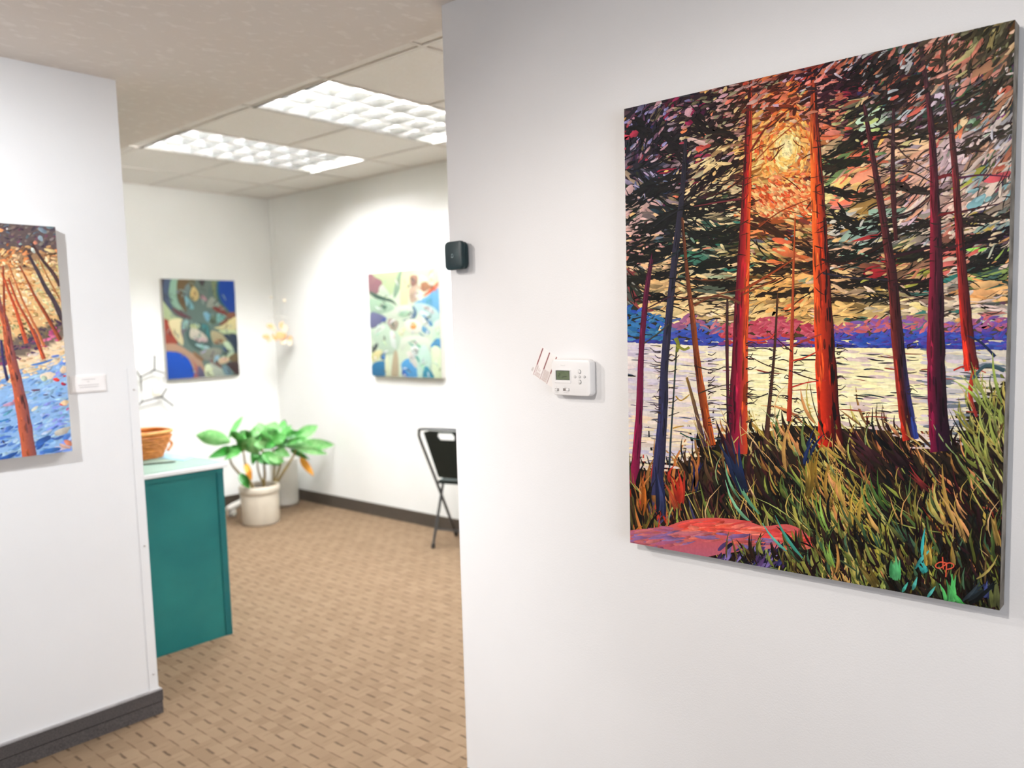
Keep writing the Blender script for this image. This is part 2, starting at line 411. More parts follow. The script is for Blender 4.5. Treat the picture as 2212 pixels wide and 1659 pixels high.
# base strips
bl = struct(MB().box(WL_U-0.012, WL_U, V0, WL_V+0.012, 0, 0.046).box(WL_U-0.014, WL_U, V0, WL_V+0.014, 0.049, 0.092).box(WL_U, WL_U+WL_T, WL_V, WL_V+0.012, 0, 0.046).box(WL_U, WL_U+WL_T, WL_V, WL_V+0.014, 0.049, 0.092).box(WL_U-0.008, WL_U, V0, WL_V+0.008, 0.046, 0.049).build('baseboard_left', M['base_left']))
MB().box(WL_U-0.012, WL_U+WL_T, WL_V-0.0, WL_V+0.012, 0.092, 0.098).box(WL_U-0.012, WL_U, V0, WL_V, 0.092, 0.098).build('cap_strip', M['base_cap'], bl)
struct(MB().box(U0, BK_U-0.012, BK_V-0.012, BK_V, 0, 0.095).build('baseboard_far', M['base_back']))
struct(MB().box(BK_U-0.012, BK_U, V0, BK_V, 0, 0.095).build('baseboard_back', M['base_back']))
struct(MB().box(U0, WR_U, WR_V-0.012, WR_V, 0, 0.095).build('baseboard_right', M['base_left']))
# white corner guard on the free end of the left wall
cg = struct(MB().box(WL_U-0.003, WL_U, WL_V-0.030, WL_V+0.003, 0.098, 1.33).box(WL_U, WL_U+0.028, WL_V, WL_V+0.003, 0.098, 1.33).build('trim_2', M['wall']))
for z in (0.16, 0.66, 1.25):
    MB().lathe(WL_U-0.004, WL_V-0.012, [(0.003, z-0.003), (0.004, z), (0.003, z+0.003)], 8, cap1=True).build('pin', M['grey_plastic'], cg)

# ------------------------------------------------------------------ ceiling lights
def troffer(ua, ub, va, vb, label):
    t = thing('ceiling_light', label, 'light', ((ua+ub)/2, (va+vb)/2, GRID), 'recessed fluorescent lights of the back room')
    h = MB(); e = 0.012
    h.box(ua+e, ub-e, va+e, vb-e, GRID+0.11, GRID+0.12)
    h.box(ua+e, ua+e+0.006, va+e, vb-e, GRID, GRID+0.11); h.box(ub-e-0.006, ub-e, va+e, vb-e, GRID, GRID+0.11)
    h.box(ua+e, ub-e, va+e, va+e+0.006, GRID, GRID+0.11); h.box(ua+e, ub-e, vb-e-0.006, vb-e, GRID, GRID+0.11)
    h.build('housing', M['reflector'], t)
    MB().box(ua+0.002, ub-0.002, va+0.001, va+e, GRID-0.004, GRID+0.003).build('end_gap', M['light_gap'], t)
    wd_ = (ub-ua-2*e-0.012)/3
    for k in range(3):
        cu = ua+e+0.006+wd_*(k+0.5)
        MB().tube([(cu, va+0.03, GRID+0.075), (cu, vb-0.03, GRID+0.075)], 0.016, 10).build('tube_lamp', M['tube'], t, True)
    for k in range(4):
        cu = ua+e+0.006+wd_*k
        mb = MB()
        mb.add([(cu-0.004, va+0.02, GRID+0.002), (cu+0.004, va+0.02, GRID+0.002), (cu-0.014, va+0.02, GRID+0.055), (cu+0.014, va+0.02, GRID+0.055),
                (cu-0.004, vb-0.02, GRID+0.002), (cu+0.004, vb-0.02, GRID+0.002), (cu-0.014, vb-0.02, GRID+0.055), (cu+0.014, vb-0.02, GRID+0.055)],
               [(0, 1, 3, 2), (4, 6, 7, 5), (0, 4, 5, 1), (2, 3, 7, 6), (0, 2, 6, 4), (1, 5, 7, 3)])
        mb.build('louver_blade', M['louver'], t)
    n = 8
    for i in range(1, n):
        cv = va+0.02+(vb-va-0.04)*i/n
        mb = MB()
        a0, a1 = ua+e+0.008, ub-e-0.008
        mb.add([(a0, cv-0.003, GRID+0.003), (a1, cv-0.003, GRID+0.003), (a0, cv-0.009, GRID+0.050), (a1, cv-0.009, GRID+0.050),
                (a0, cv+0.003, GRID+0.003), (a1, cv+0.003, GRID+0.003), (a0, cv+0.009, GRID+0.050), (a1, cv+0.009, GRID+0.050)],
               [(0, 1, 3, 2), (4, 6, 7, 5), (0, 4, 5, 1), (2, 3, 7, 6), (0, 2, 6, 4), (1, 5, 7, 3)])
        mb.build('louver_blade', M['louver'], t)
troffer(4.492, 5.14, 2.29, 3.51, 'recessed fluorescent ceiling light farther off, nearer the back corner')
troffer(1.252, 1.90, 2.29, 3.51, 'unseen fluorescent ceiling light added behind the right wall to brighten the back room')  # extra fixture out of view, added to help light the back room
troffer(3.196, 3.844, 2.29, 3.51, 'large bright recessed fluorescent ceiling light beside the right wall edge')

# ------------------------------------------------------------------ teal counter with things on it
dk = thing('counter', 'teal painted counter with white-edged pale green top behind the left wall', 'counter', (4.0, 1.5, 0))
DT = 0.838
MB().box(3.65, 4.40, 0.85, 1.915, 0.0, DT-0.022).build('end_panel', M['teal'], dk)
MB().box(3.646, 3.65, 1.885, 1.917, 0.0, DT-0.045).build('edge_batten', M['teal_dark'], dk)
MB().box(3.643, 3.65, 0.85, 1.917, DT-0.045, DT-0.022).build('top_batten', M['teal'], dk)
ctop = MB().rbox(3.632, 4.42, 0.83, 1.940, DT-0.022, DT-0.003, 0.006, 'z', 3).build('top_edge', M['trim_white'], dk)
MB().box(3.645, 4.41, 0.84, 1.930, DT-0.004, DT).build('top_surface', M['top_green'], dk)

def sheet(name, pts, mat, th=0.0015):
    mb = MB(); n = len(pts); z = pts[0][2]
    mb.add([(p[0], p[1], p[2]) for p in pts]+[(p[0], p[1], p[2]+th) for p in pts],
           [tuple(range(n))[::-1], tuple(range(n, 2*n))]+[(i, (i+1) % n, n+(i+1) % n, n+i) for i in range(n)])
    return mb.build(name, mat, origin=(sum(p[0] for p in pts)/n, sum(p[1] for p in pts)/n, z))
bp_ = [(4.24, 1.925), (3.95, 1.928), (3.865, 1.835), (4.15, 1.80)]
tag(sheet('paper_sheet', [(a, b, DT) for a, b in bp_], M['paper_blue'], 0.002), 'pale blue paper sheet lying on the counter beside the basket', 'paper')
pn = thing('pen', 'thin dark pen lying on the counter in front of the basket', 'pen', (3.90, 1.735, DT))
pa, pb = Vector((3.941, 1.60, DT+0.004)), Vector((3.853, 1.793, DT+0.004))
MB().tube([pa, pa+(pb-pa)*0.92], 0.004, 8).build('barrel', M['pen'], pn, True)
MB().tube([pa+(pb-pa)*0.92, pb], [0.004, 0.0012], 8).build('tip', M['black'], pn, True)

# woven basket: stacked wavy strands, a golden rim and a loop handle
bk = thing('basket', 'orange-brown woven basket with flared rim on the teal counter', 'basket', (4.145, 1.66, DT))
def superell(th, a, b, p=0.62):
    c, s = math.cos(th), math.sin(th)
    return a*math.copysign(abs(c)**p, c), b*math.copysign(abs(s)**p, s)
NB = 72
def bring(k, z):
    a, b = 0.088+0.042*k, 0.180+0.050*k
    return [(4.145+superell(2*math.pi*i/NB, a, b)[0], 1.66+superell(2*math.pi*i/NB, a, b)[1], z) for i in range(NB)]
liner = MB(); rings = [bring(k/6, DT+0.004+0.125*k/6) for k in range(7)]
vsb = [p for r_ in rings for p in r_]; fsb = []
for k in range(6):
    for i in range(NB):
        j = (i+1) % NB; fsb.append((k*NB+i, k*NB+j, (k+1)*NB+j, (k+1)*NB+i))
fsb.append(tuple(range(NB)))
liner.add(vsb, fsb); liner.build('basket_wall', M['wood'], bk, True)
for k in range(8):
    z = DT+0.009+0.0142*k; base = bring((k+0.4)/8.2, z); pts = []
    for i, p in enumerate(base):
        w = 0.0035*math.sin(i*math.pi/2+k*math.pi)
        d = Vector((p[0]-4.145, p[1]-1.66, 0)).normalized()
        pts.append((p[0]+d.x*(w+0.003), p[1]+d.y*(w+0.003), z))
    MB().tube(pts, 0.0072, 6, True).build('strand', M['wood'], bk, True)
MB().tube(bring(1.05, DT+0.131), 0.0085, 8, True).build('rim', M['wood_rim'], bk, True)
hp = [(4.10+0.02*math.sin(t*math.pi), 1.872+0.030*math.sin(t*math.pi), DT+0.03+0.055*t) for t in [i/8 for i in range(9)]]
MB().tube(hp, 0.0065, 7).build('handle', M['wood'], bk, True)

# ------------------------------------------------------------------ plant in a crock, white planter behind
pc_u, pc_v = 5.62, 3.235
pl = thing('potted_plant', 'bushy green houseplant with a yellowed leaf in a cream crock', 'plant', (pc_u, pc_v, 0))
MB().lathe(pc_u, pc_v, [(0.118, 0.0), (0.130, 0.006), (0.137, 0.03), (0.139, 0.22), (0.137, 0.232), (0.142, 0.238), (0.147, 0.25), (0.147, 0.288), (0.140, 0.297), (0.131, 0.295), (0.128, 0.26), (0.126, 0.20)], 48).build('crock', M['crock'], pl, True)
MB().lathe(pc_u, pc_v, [(0.128, 0.255), (0.09, 0.268), (0.03, 0.275), (0.002, 0.276)], 32, cap0=False).build('soil', M['soil'], pl, True)
def zp(x, y, du=0.0):           # crop coordinates of the plant -> point near the plant's own upright plane
    return on_u((280+x/4.608, 850+y/4.608), pc_u+du)
def stem(pts, r0, r1):
    P = [Vector(zp(*p)) for p in pts]
    out = []
    for i in range(len(P)-1):
        p0 = P[max(i-1, 0)]; p1 = P[i]; p2 = P[i+1]; p3 = P[min(i+2, len(P)-1)]
        for k in range(5):
            t = k/5
            out.append(0.5*((2*p1)+(-p0+p2)*t+(2*p0-5*p1+4*p2-p3)*t*t+(-p0+3*p1-3*p2+p3)*t**3))
    out.append(P[-1]); n = len(out)
    MB().tube(out, [r0+(r1-r0)*i/(n-1) for i in range(n)], 7).build('stem', M['stem'], pl, True)
stem([(1200, 960, 0), (1110, 820, .02), (1010, 690, .05), (1000, 560, .06)], .011, .006)
stem([(1240, 960, -.03), (1180, 830, -.06), (1150, 700, -.10), (1130, 560, -.12)], .010, .005)
stem([(1330, 960, 0), (1345, 800, -.02), (1330, 640, -.05), (1320, 540, -.06)], .012, .006)
stem([(1400, 950, .02), (1430, 880, .03), (1440, 620, .06), (1400, 500, .06)], .010, .005)
stem([(1430, 940, 0), (1520, 800, -.02), (1640, 600, -.04), (1650, 480, -.05)], .012, .006)
stem([(1360, 950, .04), (1290, 800, .08), (1270, 650, .10), (1280, 520, .10)], .009, .005)
stem([(1420, 950, .05), (1500, 720, .10), (1540, 560, .13), (1530, 450, .13)], .009, .005)
def leaf(b, t, wpx, mat, db=0.0, dt=0.0, droop=0.03, fold=0.25, roll=0.0):
    B, T = Vector(zp(b[0], b[1], db)), Vector(zp(t[0], t[1], dt))
    ax = T-B; L = ax.length
    view = Vector((pc_u, pc_v, -0.8)).normalized()
    side = ax.cross(view).normalized(); nrm = side.cross(ax).normalized()
    side = (side*math.cos(roll)+nrm*math.sin(roll)); nrm = side.cross(ax).normalized()
    if nrm.z < 0: nrm = -nrm
    wm = wpx*0.00098/2*0.78
    N = 9; vs = []; fs = []
    for i in range(N+1):
        s = i/N
        w = wm*max(math.sin(math.pi*min(1, (s*0.96+0.03))**0.82), 0)**0.85
        if i == N: w = 0.0005
        c = B+ax*s+nrm*(math.sin(s*math.pi)*droop)+Vector((0, 0, -droop*0.6*s*s))
        for k in (-1, -0.5, 0, 0.5, 1):
            vs.append(c+side*(w*k)+nrm*(fold*w*abs(k))+nrm*(0.006*math.sin(s*14)*abs(k)))
    for i in range(N):
        for k in range(4):
            fs.append((i*5+k, i*5+k+1, (i+1)*5+k+1, (i+1)*5+k))
    MB().add(vs, fs).build('leaf', mat, pl, True)
G, P_, D_, Y_ = M['leaf'], M['leaf_pale'], M['leaf_dark'], M['leaf_yellow']
for a in [((1000, 480), (660, 390), 150, P_, .05, .02), ((990, 440), (1125, 205), 55, G, .06, .1), ((1010, 550), (775, 620), 95, D_, .05, -.02), ((1150, 560), (985, 505), 80, D_, 0, .03),
          ((1060, 620), (960, 540), 90, G, -.02, -.05), ((1270, 540), (1050, 400), 150, P_, .0, -.04), ((1330, 490), (1280, 265), 190, P_, .03, .08), ((1390, 480), (1450, 262), 170, P_, .02, .1), ((1500, 450), (1540, 240), 95, G, .1, .15),
          ((1580, 520), (1600, 320), 150, G, .02, .05), ((1620, 470), (1870, 300), 130, P_, .0, .02), ((1620, 520), (2040, 490), 130, P_, -.02, -.05), ((1640, 545), (1970, 580), 80, P_, -.06, -.12),
          ((1290, 590), (1130, 440), 150, P_, -.05, -.14), ((1320, 590), (1500, 690), 120, G, -.06, -.12), ((1250, 620), (1400, 680), 90, D_, -.02, -.06), ((1330, 560), (1170, 500), 140, G, -.04, -.1),
          ((1480, 520), (1330, 390), 150, P_, -.02, -.08), ((1450, 470), (1330, 540), 80, D_, -.03, -.1), ((1400, 470), (1560, 400), 120, G, -.06, -.12), ((1380, 620), (1540, 660), 95, P_, -.1, -.15),
          ((1100, 560), (930, 640), 70, G, .0, -.04), ((1220, 470), (1100, 350), 90, G, .06, .06), ((1440, 560), (1600, 600), 90, P_, -.05, -.1), ((1560, 470), (1720, 380), 100, G, .05, .06), ((1600, 560), (1800, 640), 60, G, .0, -.04), ((1380, 400), (1400, 290), 90, P_, -.02, .0), ((1260, 560), (1220, 690), 80, D_, 0, -.02), ((1180, 430), (1320, 330), 90, P_, .05, .05), ((1520, 540), (1490, 370), 100, G, .0, -.06)]:
    leaf(*a)
rl = random.Random(4)
for i in range(26):
    t_ = rl.uniform(-1.25, 1.25); bx, by = 1340+rl.uniform(-230, 230), 500+rl.uniform(-60, 60)
    r_ = rl.uniform(110, 190); tx, ty = bx+math.sin(t_)*r_*1.25+ (bx-1340)*.3, by-math.cos(t_)*r_*.8-10
    ty = max(ty, 275)
    leaf((bx, by), (tx, ty), rl.uniform(48, 86), rl.choice([G, G, P_, P_, D_]), rl.uniform(-.12, .08), rl.uniform(-.16, .12), .025, .3)
leaf((1700, 640), (1835, 810), 75, Y_, -.02, -.05, 0.02)
leaf((1150, 690), (1215, 850), 60, Y_, -.09, -.12, 0.02)
leaf((1100, 800), (1190, 930), 85, D_, -.03, -.08, 0.02)
for (a, b_) in (((1650, 500, -.05), (1700, 640, -.02)),):
    stem([a, ((a[0]+b_[0])/2+30, (a[1]+b_[1])/2-20, -.03), b_], .005, .004)
wp = thing('planter', 'plain white ceramic planter standing behind the cream crock', 'planter', (6.03, 3.70, 0))
MB().lathe(6.04, 3.71, [(0.085, 0.0), (0.100, 0.008), (0.108, 0.03), (0.112, 0.36), (0.116, 0.375), (0.116, 0.395), (0.108, 0.40), (0.104, 0.38), (0.102, 0.30)], 40).build('pot_body', M['white_pot'], wp, True)
MB().lathe(6.04, 3.71, [(0.104, 0.345), (0.05, 0.355), (0.002, 0.357)], 24, cap0=False).build('soil', M['soil'], wp, True)
# white caster leg poking out from behind the counter
cl = thing('caster_leg', 'white rounded caster foot on the carpet between counter and crock', 'foot', (6.0, 3.22, 0))
MB().tube([(6.10, 3.42, 0.105), (6.04, 3.32, 0.095), (6.00, 3.22, 0.082), (5.98, 3.16, 0.075)], [0.024, 0.026, 0.028, 0.018], 12).build('leg', M['white_pot'], cl, True)
mb = MB(); cw = Vector((6.0, 3.21, 0.034)); axd = Vector((0.5, 0.86, 0)).normalized(); pd = Vector((-axd.y, axd.x, 0))
for off in (-0.014, 0.014):
    prof = []
    for h, r in ((-0.010, 0.026), (-0.006, 0.033), (0.006, 0.033), (0.010, 0.026)):
        prof.append([cw+pd*(off+h)+axd*(r*math.cos(t))+Vector((0, 0, r*math.sin(t))) for t in [2*math.pi*i/18 for i in range(18)]])
    vs = [p for q in prof for p in q]; fs = [(k*18+i, k*18+(i+1) % 18, (k+1)*18+(i+1) % 18, (k+1)*18+i) for k in range(3) for i in range(18)]
    fs += [tuple(range(18))[::-1], tuple(range(54, 72))]; mb.add(vs, fs)
mb.build('wheel', M['white_pot'], cl, True)
MB().tube([(6.0, 3.21, 0.034), (6.0, 3.215, 0.09)], 0.009, 8).build('swivel', M['grey_plastic'], cl, True)

# ------------------------------------------------------------------ folding chair behind the right wall
ch = thing('folding_chair', 'black metal folding chair with dark padded back half hidden by the right wall', 'chair', (3.95, 3.5, 0))
ang = math.radians(74); fd = Vector((math.cos(ang), math.sin(ang), 0)); wdv = Vector((-fd.y, fd.x, 0)) * -1.0
RF = Vector((4.0, 3.506, 0))
# wdv must point to the hidden side (smaller u)
if wdv.x > 0: wdv = -wdv
def cp(a, w, z): return RF+fd*a+wdv*w+Vector((0, 0, z))
CWD = 0.43
def smooth(pts, k=6):
    P = [Vector(p) for p in pts]; out = []
    for i in range(len(P)-1):
        p0 = P[max(i-1, 0)]; p1 = P[i]; p2 = P[i+1]; p3 = P[min(i+2, len(P)-1)]
        for q in range(k):
            t = q/k; out.append(0.5*((2*p1)+(-p0+p2)*t+(2*p0-5*p1+4*p2-p3)*t*t+(-p0+3*p1-3*p2+p3)*t**3))
    out.append(P[-1]); return out
def back_at(z): return -0.105+ (0.80-z)*0.50       # lean of the long frame
front = [cp(0.335, 0.0, 0.012), cp(back_at(0.45)+0.02, 0.0, 0.45), cp(back_at(0.72), 0.0, 0.72), cp(back_at(0.785)-0.004, 0.012, 0.785), cp(back_at(0.81), 0.055, 0.812),
         cp(back_at(0.81), CWD-0.055, 0.812), cp(back_at(0.785)-0.004, CWD-0.012, 0.785), cp(back_at(0.72), CWD, 0.72), cp(back_at(0.45)+0.02, CWD, 0.45), cp(0.335, CWD, 0.012)]
MB().tube(smooth(front), 0.0095, 9).build('frame', M['chair_tube'], ch, True)
for w in (0.018, CWD-0.018):
    MB().tube(smooth([cp(0.0, w, 0.012), cp(0.09, w, 0.24), cp(0.175, w, 0.455)]), 0.0095, 9).build('rear_leg', M['chair_tube'], ch, True)
    MB().tube([cp(0.0, w, 0.0), cp(0.006, w, 0.03)], 0.0125, 9).build('foot_cap', M['rubber'], ch, True)
for w in (0.0, CWD):
    MB().tube([cp(0.338, w, 0.0), cp(0.325, w, 0.03)], 0.0125, 9).build('foot_cap', M['rubber'], ch, True)
MB().tube([cp(0.045, 0.018, 0.12), cp(0.045, CWD-0.018, 0.12)], 0.006, 8).build('stretcher', M['chair_tube'], ch, True)
# back panel with a hand slot
def panel():
    mb = MB(); pts = []
    z0, z1 = 0.47, 0.803; w0, w1 = 0.052, CWD-0.052
    sz0, sz1, sw0, sw1 = 0.742, 0.790, 0.150, CWD-0.150
    zs = [z0, 0.6, 0.7, sz0, (sz0+sz1)/2, sz1, z1]; ws = [w0, 0.10, sw0, (sw0+sw1)/2, sw1, CWD-0.10, w1]
    idx = {}
    for side in (0, 1):
        for i, z in enumerate(zs):
            for j, w in enumerate(ws):
                zz, ww = z, w
                if i == 4: pass
                if i in (3, 5) and j in (2, 4): ww += 0.012*(1 if j == 2 else -1)
                if i == 6 and j in (0, 6): zz -= 0.012
                bow = 0.02*(1-((w-CWD/2)/(CWD/2))**2)
                idx[(side, i, j)] = len(pts); pts.append(cp(back_at(zz)-0.006+side*0.014-bow, ww, zz))
    fs = []
    def hole(i, j): return i in (3, 4) and j in (2, 3)
    for i in range(6):
        for j in range(6):
            if hole(i, j): continue
            fs.append(tuple(idx[(0, a, b)] for a, b in ((i, j), (i, j+1), (i+1, j+1), (i+1, j))))
            fs.append(tuple(idx[(1, a, b)] for a, b in ((i, j), (i+1, j), (i+1, j+1), (i, j+1))))
            for (di, dj, e0, e1) in ((-1, 0, (i, j), (i, j+1)), (1, 0, (i+1, j+1), (i+1, j)), (0, -1, (i+1, j), (i, j)), (0, 1, (i, j+1), (i+1, j+1))):
                ni, nj = i+di, j+dj
                if ni < 0 or nj < 0 or ni > 5 or nj > 5 or hole(ni, nj):
                    fs.append((idx[(0,)+e0], idx[(1,)+e0], idx[(1,)+e1], idx[(0,)+e1]))
    return mb.add(pts, fs)
panel().build('backrest', M['chair_panel'], ch, True)
MB().tube([cp(back_at(0.495), 0.045, 0.495), cp(back_at(0.495), CWD-0.045, 0.495)], 0.008, 8).build('cross_bar', M['chair_tube'], ch, True)
st = MB(); sp_ = []
for z_ in (0.0, 0.022):
    for a, w in ((0.06, 0.04), (0.06, CWD-0.04), (0.34, CWD-0.03), (0.36, CWD-0.07), (0.36, 0.07), (0.34, 0.03)):
        sp_.append(cp(a, w, 0.425+0.02*(a-0.06)/0.3+z_))
st.add(sp_, [(5, 4, 3, 2, 1, 0), (6, 7, 8, 9, 10, 11)]+[(i, (i+1) % 6, 6+(i+1) % 6, 6+i) for i in range(6)]); st.build('seat', M['chair_panel'], ch)

# ------------------------------------------------------------------ wire molecule sculpture, wall plate, shell mobile
wu = BK_U-0.05
wm_ = thing('wire_sculpture', 'grey wire ring sculpture with spokes hung low on the back wall', 'wall decoration', (BK_U, 2.8, 0.9))
def wz(x, y, d=0.0): return tuple(on_u((270+x/10.37, 740+y/10.37), wu-d))
nodes = {'a': wz(350, 770), 'b': wz(665, 615), 'c': wz(880, 680), 'd': wz(815, 1215), 'e': wz(385, 1325), 'f': wz(225, 590), 'g': wz(-40, 1200), 'h': wz(-30, 640)}
def rod(p, q, r=0.0055): MB().tube([p, q], r, 7).build('rod', M['wire'], wm_, True)
rod(nodes['a'], nodes['b']); rod(nodes['b'], nodes['c']); rod(nodes['a'], nodes['f']); rod(nodes['f'], nodes['h'])
rod(nodes['a'], wz(372, 1095)); rod(wz(372, 1095), nodes['e'], 0.002); rod(nodes['e'], nodes['d']); rod(nodes['e'], wz(285, 1420)); rod(wz(285, 1420), nodes['g'])
rod(nodes['b'], wz(665, 285)); rod(nodes['d'], wz(940, 1020)); rod(nodes['d'], wz(1085, 1420)); rod(nodes['h'], nodes['g'])
rod(nodes['c'], wz(870, 900), 0.002)
for k in 'abde':
    p = nodes[k]; MB().lathe(p[0], p[1], [(0.001, p[2]-0.009), (0.007, p[2]-0.006), (0.009, p[2]), (0.007, p[2]+0.006), (0.001, p[2]+0.009)], 10).build('joint', M['wire'], wm_, True)
for k in 'bd':
    p = nodes[k]; MB().tube([p, (BK_U, p[1], p[2])], 0.003, 6).build('wall_pin', M['wire'], wm_, True)
pl0, pl1 = on_u((325.5, 818), BK_U-0.004), on_u((347, 855), BK_U-0.004)
wpl = thing('wall_plate', 'cream rectangular wall plate low on the back wall under the sculpture', 'wall plate', (BK_U, (pl0[1]+pl1[1])/2, pl1[2]))
MB().rbox(BK_U-0.006, BK_U, pl0[1], pl1[1], pl1[2], pl0[2], 0.008, 'u').build('plate', M['cream_plate'], wpl, True)
ih, iw = (pl0[2]-pl1[2])*0.16, (pl1[1]-pl0[1])*0.22
MB().rbox(BK_U-0.009, BK_U-0.005, pl0[1]+iw, pl1[1]-iw, pl1[2]+ih, pl0[2]-ih, 0.005, 'u').build('rocker', M['wall_back'], wpl, True)

mo = thing('shell_mobile', 'hanging mobile of peach shell pieces in the back room corner', 'mobile', (6.0, 3.66, GRID))
def mz(x, y, d=0.0): return Vector(on_u((550+x/10.37, 620+y/10.37), 6.02+d))
top = mz(540, 400); top.z = GRID
hub = mz(540, 640)
MB().tube([top, hub], 0.0008, 5).build('thread', M['thread'], mo)
MB().tube([mz(300, 690), mz(540, 640), mz(760, 700)], 0.002, 6).build('hanger', M['thread'], mo, True)
def shell(c, rx, rz, tilt, mat, d):
    C = mz(c[0], c[1], d); n = 16; vs = []
    dirv = Vector((-C.y, C.x, 0)).normalized()
    for off in (-0.0018, 0.0018):
        for i in range(n):
            t = 2*math.pi*i/n; a, b = rx*math.cos(t), rz*math.sin(t)*(1-0.25*math.cos(t))
            a, b = a*math.cos(tilt)-b*math.sin(tilt), a*math.sin(tilt)+b*math.cos(tilt)
            nn = Vector((C.x, C.y, 0)).normalized()
            vs.append(C-dirv*a+Vector((0, 0, b))+nn*(off+0.25*(a*a+b*b)/rx))
    fs = [tuple(range(n))[::-1], tuple(range(n, 2*n))]+[(i, (i+1) % n, n+(i+1) % n, n+i) for i in range(n)]
    MB().add(vs, fs).build('shell_piece', mat, mo, True)
    MB().tube([C+Vector((0, 0, rz*0.8)), Vector((C.x, C.y, hub.z))], 0.0007, 5).build('thread', M['thread'], mo)
S1, S2 = M['shell'], M['shell_white']
for c, rx, rz, tl, mt, d in [((345, 870), .027, .020, .3, S1, .0), ((425, 930), .020, .028, -.3, S2, .01), ((600, 860), .020, .032, .1, S1, .02), ((680, 920), .020, .030, .0, S2, .0), ((560, 1080), .036, .036, .7, S1, -.01), ((640, 1110), .026, .034, .4, S1, .015),
                              ((255, 1110), .030, .020, .1, S1, .0), ((330, 1180), .024, .032, -.6, S2, .01), ((640, 1230), .026, .022, -.5, S2, .0), ((790, 1150), .020, .022, 0, S1, .02), ((790, 1250), .020, .022, .3, S2, .0), ((440, 1130), .014, .034, -.5, S1, .02), ((665, 300), .012, .013, 0, S2, .0), ((370, 230), .008, .009, 0, S2, .02)]:
    shell(c, rx, rz, tl, mt, d)

# ------------------------------------------------------------------ things on the right wall
tv = WR_V-0.030
th = thing('thermostat', 'white wall thermostat with green display and round buttons', 'thermostat', (1.29, WR_V, 1.268))
MB().rbox(1.226, 1.353, tv, WR_V-0.006, 1.2695, 1.3625, 0.011, 'v', 6).build('cover', M['white_plastic'], th, True)
MB().rbox(1.232, 1.345, WR_V-0.012, WR_V, 1.276, 1.357, 0.008, 'v', 4).build('back_plate', M['grey_plastic'], th, True)
for za, zb in ((1.3455, 1.3530), (1.2790, 1.2835)):
    MB().box(1.2315, 1.2350, WR_V-0.0115, WR_V-0.0090, za, zb).build('seam_gap', M['black'], th)
def fz(x, y): p = on_v((1140+x/11.85, 740+y/11.85), tv); return p[0], p[2]
def face_box(x0, y0, x1, y1, d0, d1, r=None):
    a0, b0 = fz(x0, y0); a1, b1 = fz(x1, y1)
    u0, u1, z0, z1 = min(a0, a1), max(a0, a1), min(b0, b1), max(b0, b1)
    mb = MB()
    if r: return mb.rbox(u0, u1, tv-d1, tv-d0, z0, z1, r, 'v', 4)
    return mb.box(u0, u1, tv-d1, tv-d0, z0, z1)
# display: raised bezel around a set-back screen
for (x0, y0, x1, y1) in ((700, 690, 1105, 715), (700, 965, 1105, 1035), (700, 715, 724, 965), (1080, 715, 1105, 965)):
    face_box(x0, y0, x1, y1, -0.001, 0.0016).build('display_bezel', M['white_plastic'], th)
scr = face_box(724, 715, 1081, 965, -0.001, 0.0004).build('display', M['lcd'], th)
for (x0, y0, x1, y1) in ((724, 715, 1081, 732), (724, 948, 1081, 965), (724, 732, 742, 948), (1062, 732, 1081, 948)):
    face_box(x0, y0, x1, y1, 0.0002, 0.0007).build('display_edge', M['black'], scr)
for (x0, y0, x1, y1) in ((780, 785, 830, 797), (818, 797, 830, 835), (780, 830, 825, 842), (780, 842, 792, 880), (780, 876, 830, 888), (890, 862, 1000, 880), (870, 890, 930, 900)):
    face_box(x0, y0, x1, y1, 0.0003, 0.0006).build('display_segment', M['pen'], scr)
def round_button(x, y, rx, ry):
    u, z = fz(x, y); s = 0.0000737
    ring = []
    for (k, d) in ((1.22, 0.0), (1.22, 0.0006), (1.05, 0.0008), (1.03, 0.0004)):
        ring.append([(u+rx*s*k*math.cos(2*math.pi*i/24), tv-d, z+ry*s*k*math.sin(2*math.pi*i/24)) for i in range(24)])
    vs = [p for q in ring for p in q]; fs = [(k*24+i, k*24+(i+1) % 24, (k+1)*24+(i+1) % 24, (k+1)*24+i) for k in range(3) for i in range(24)]
    MB().add(vs, fs).build('button_ring', M['ring'], th, True)
    ring = []
    for (k, d) in ((1.0, 0.0), (1.0, 0.0018), (0.8, 0.0026)):
        ring.append([(u+rx*s*k*math.cos(2*math.pi*i/24), tv-d, z+ry*s*k*math.sin(2*math.pi*i/24)) for i in range(24)])
    vs = [p for q in ring for p in q]; fs = [(k*24+i, k*24+(i+1) % 24, (k+1)*24+(i+1) % 24, (k+1)*24+i) for k in range(2) for i in range(24)]
    fs.append(tuple(range(48, 72)))
    b = MB().add(vs, fs).build('button', M['white_plastic'], th, True)
    return b, u, z
for x, y, sgn in ((1325, 750, 1), (1333, 1010, -1)):
    b, u, z = round_button(x, y, 56, 62)
    k = 0.0012
    MB().add([(u+k, tv-0.0028, z-k*0.6*sgn), (u-k, tv-0.0028, z-k*0.6*sgn), (u, tv-0.0028, z+k*0.9*sgn)], [(0, 1, 2)]).build('arrow', M['black'], b)
for x in (1210, 1328, 1452):
    b, u, z = round_button(x, 880, 44, 36)
    MB().box(u-0.0014, u+0.0014, tv-0.0029, tv-0.0020, z-0.0006, z+0.0006).build('button_mark', M['ink'], b)
for x0, x1, kx in ((700, 800, 0.25), (905, 1065, 0.55)):
    face_box(x0, 1168, x1, 1245, -0.001, 0.0003).build('switch_slot', M['ink'], th)
    w = x1-x0
    face_box(x0+w*kx-5, 1176, x0+w*(kx+0.42), 1238, 0.0, 0.0032, 0.0018).build('switch_knob', M['white_plastic'], th, True)
def tt(xc, yc):
    u, z = fz(xc, yc); return lambda x, y: (u-x, tv-0.0004, z+y)
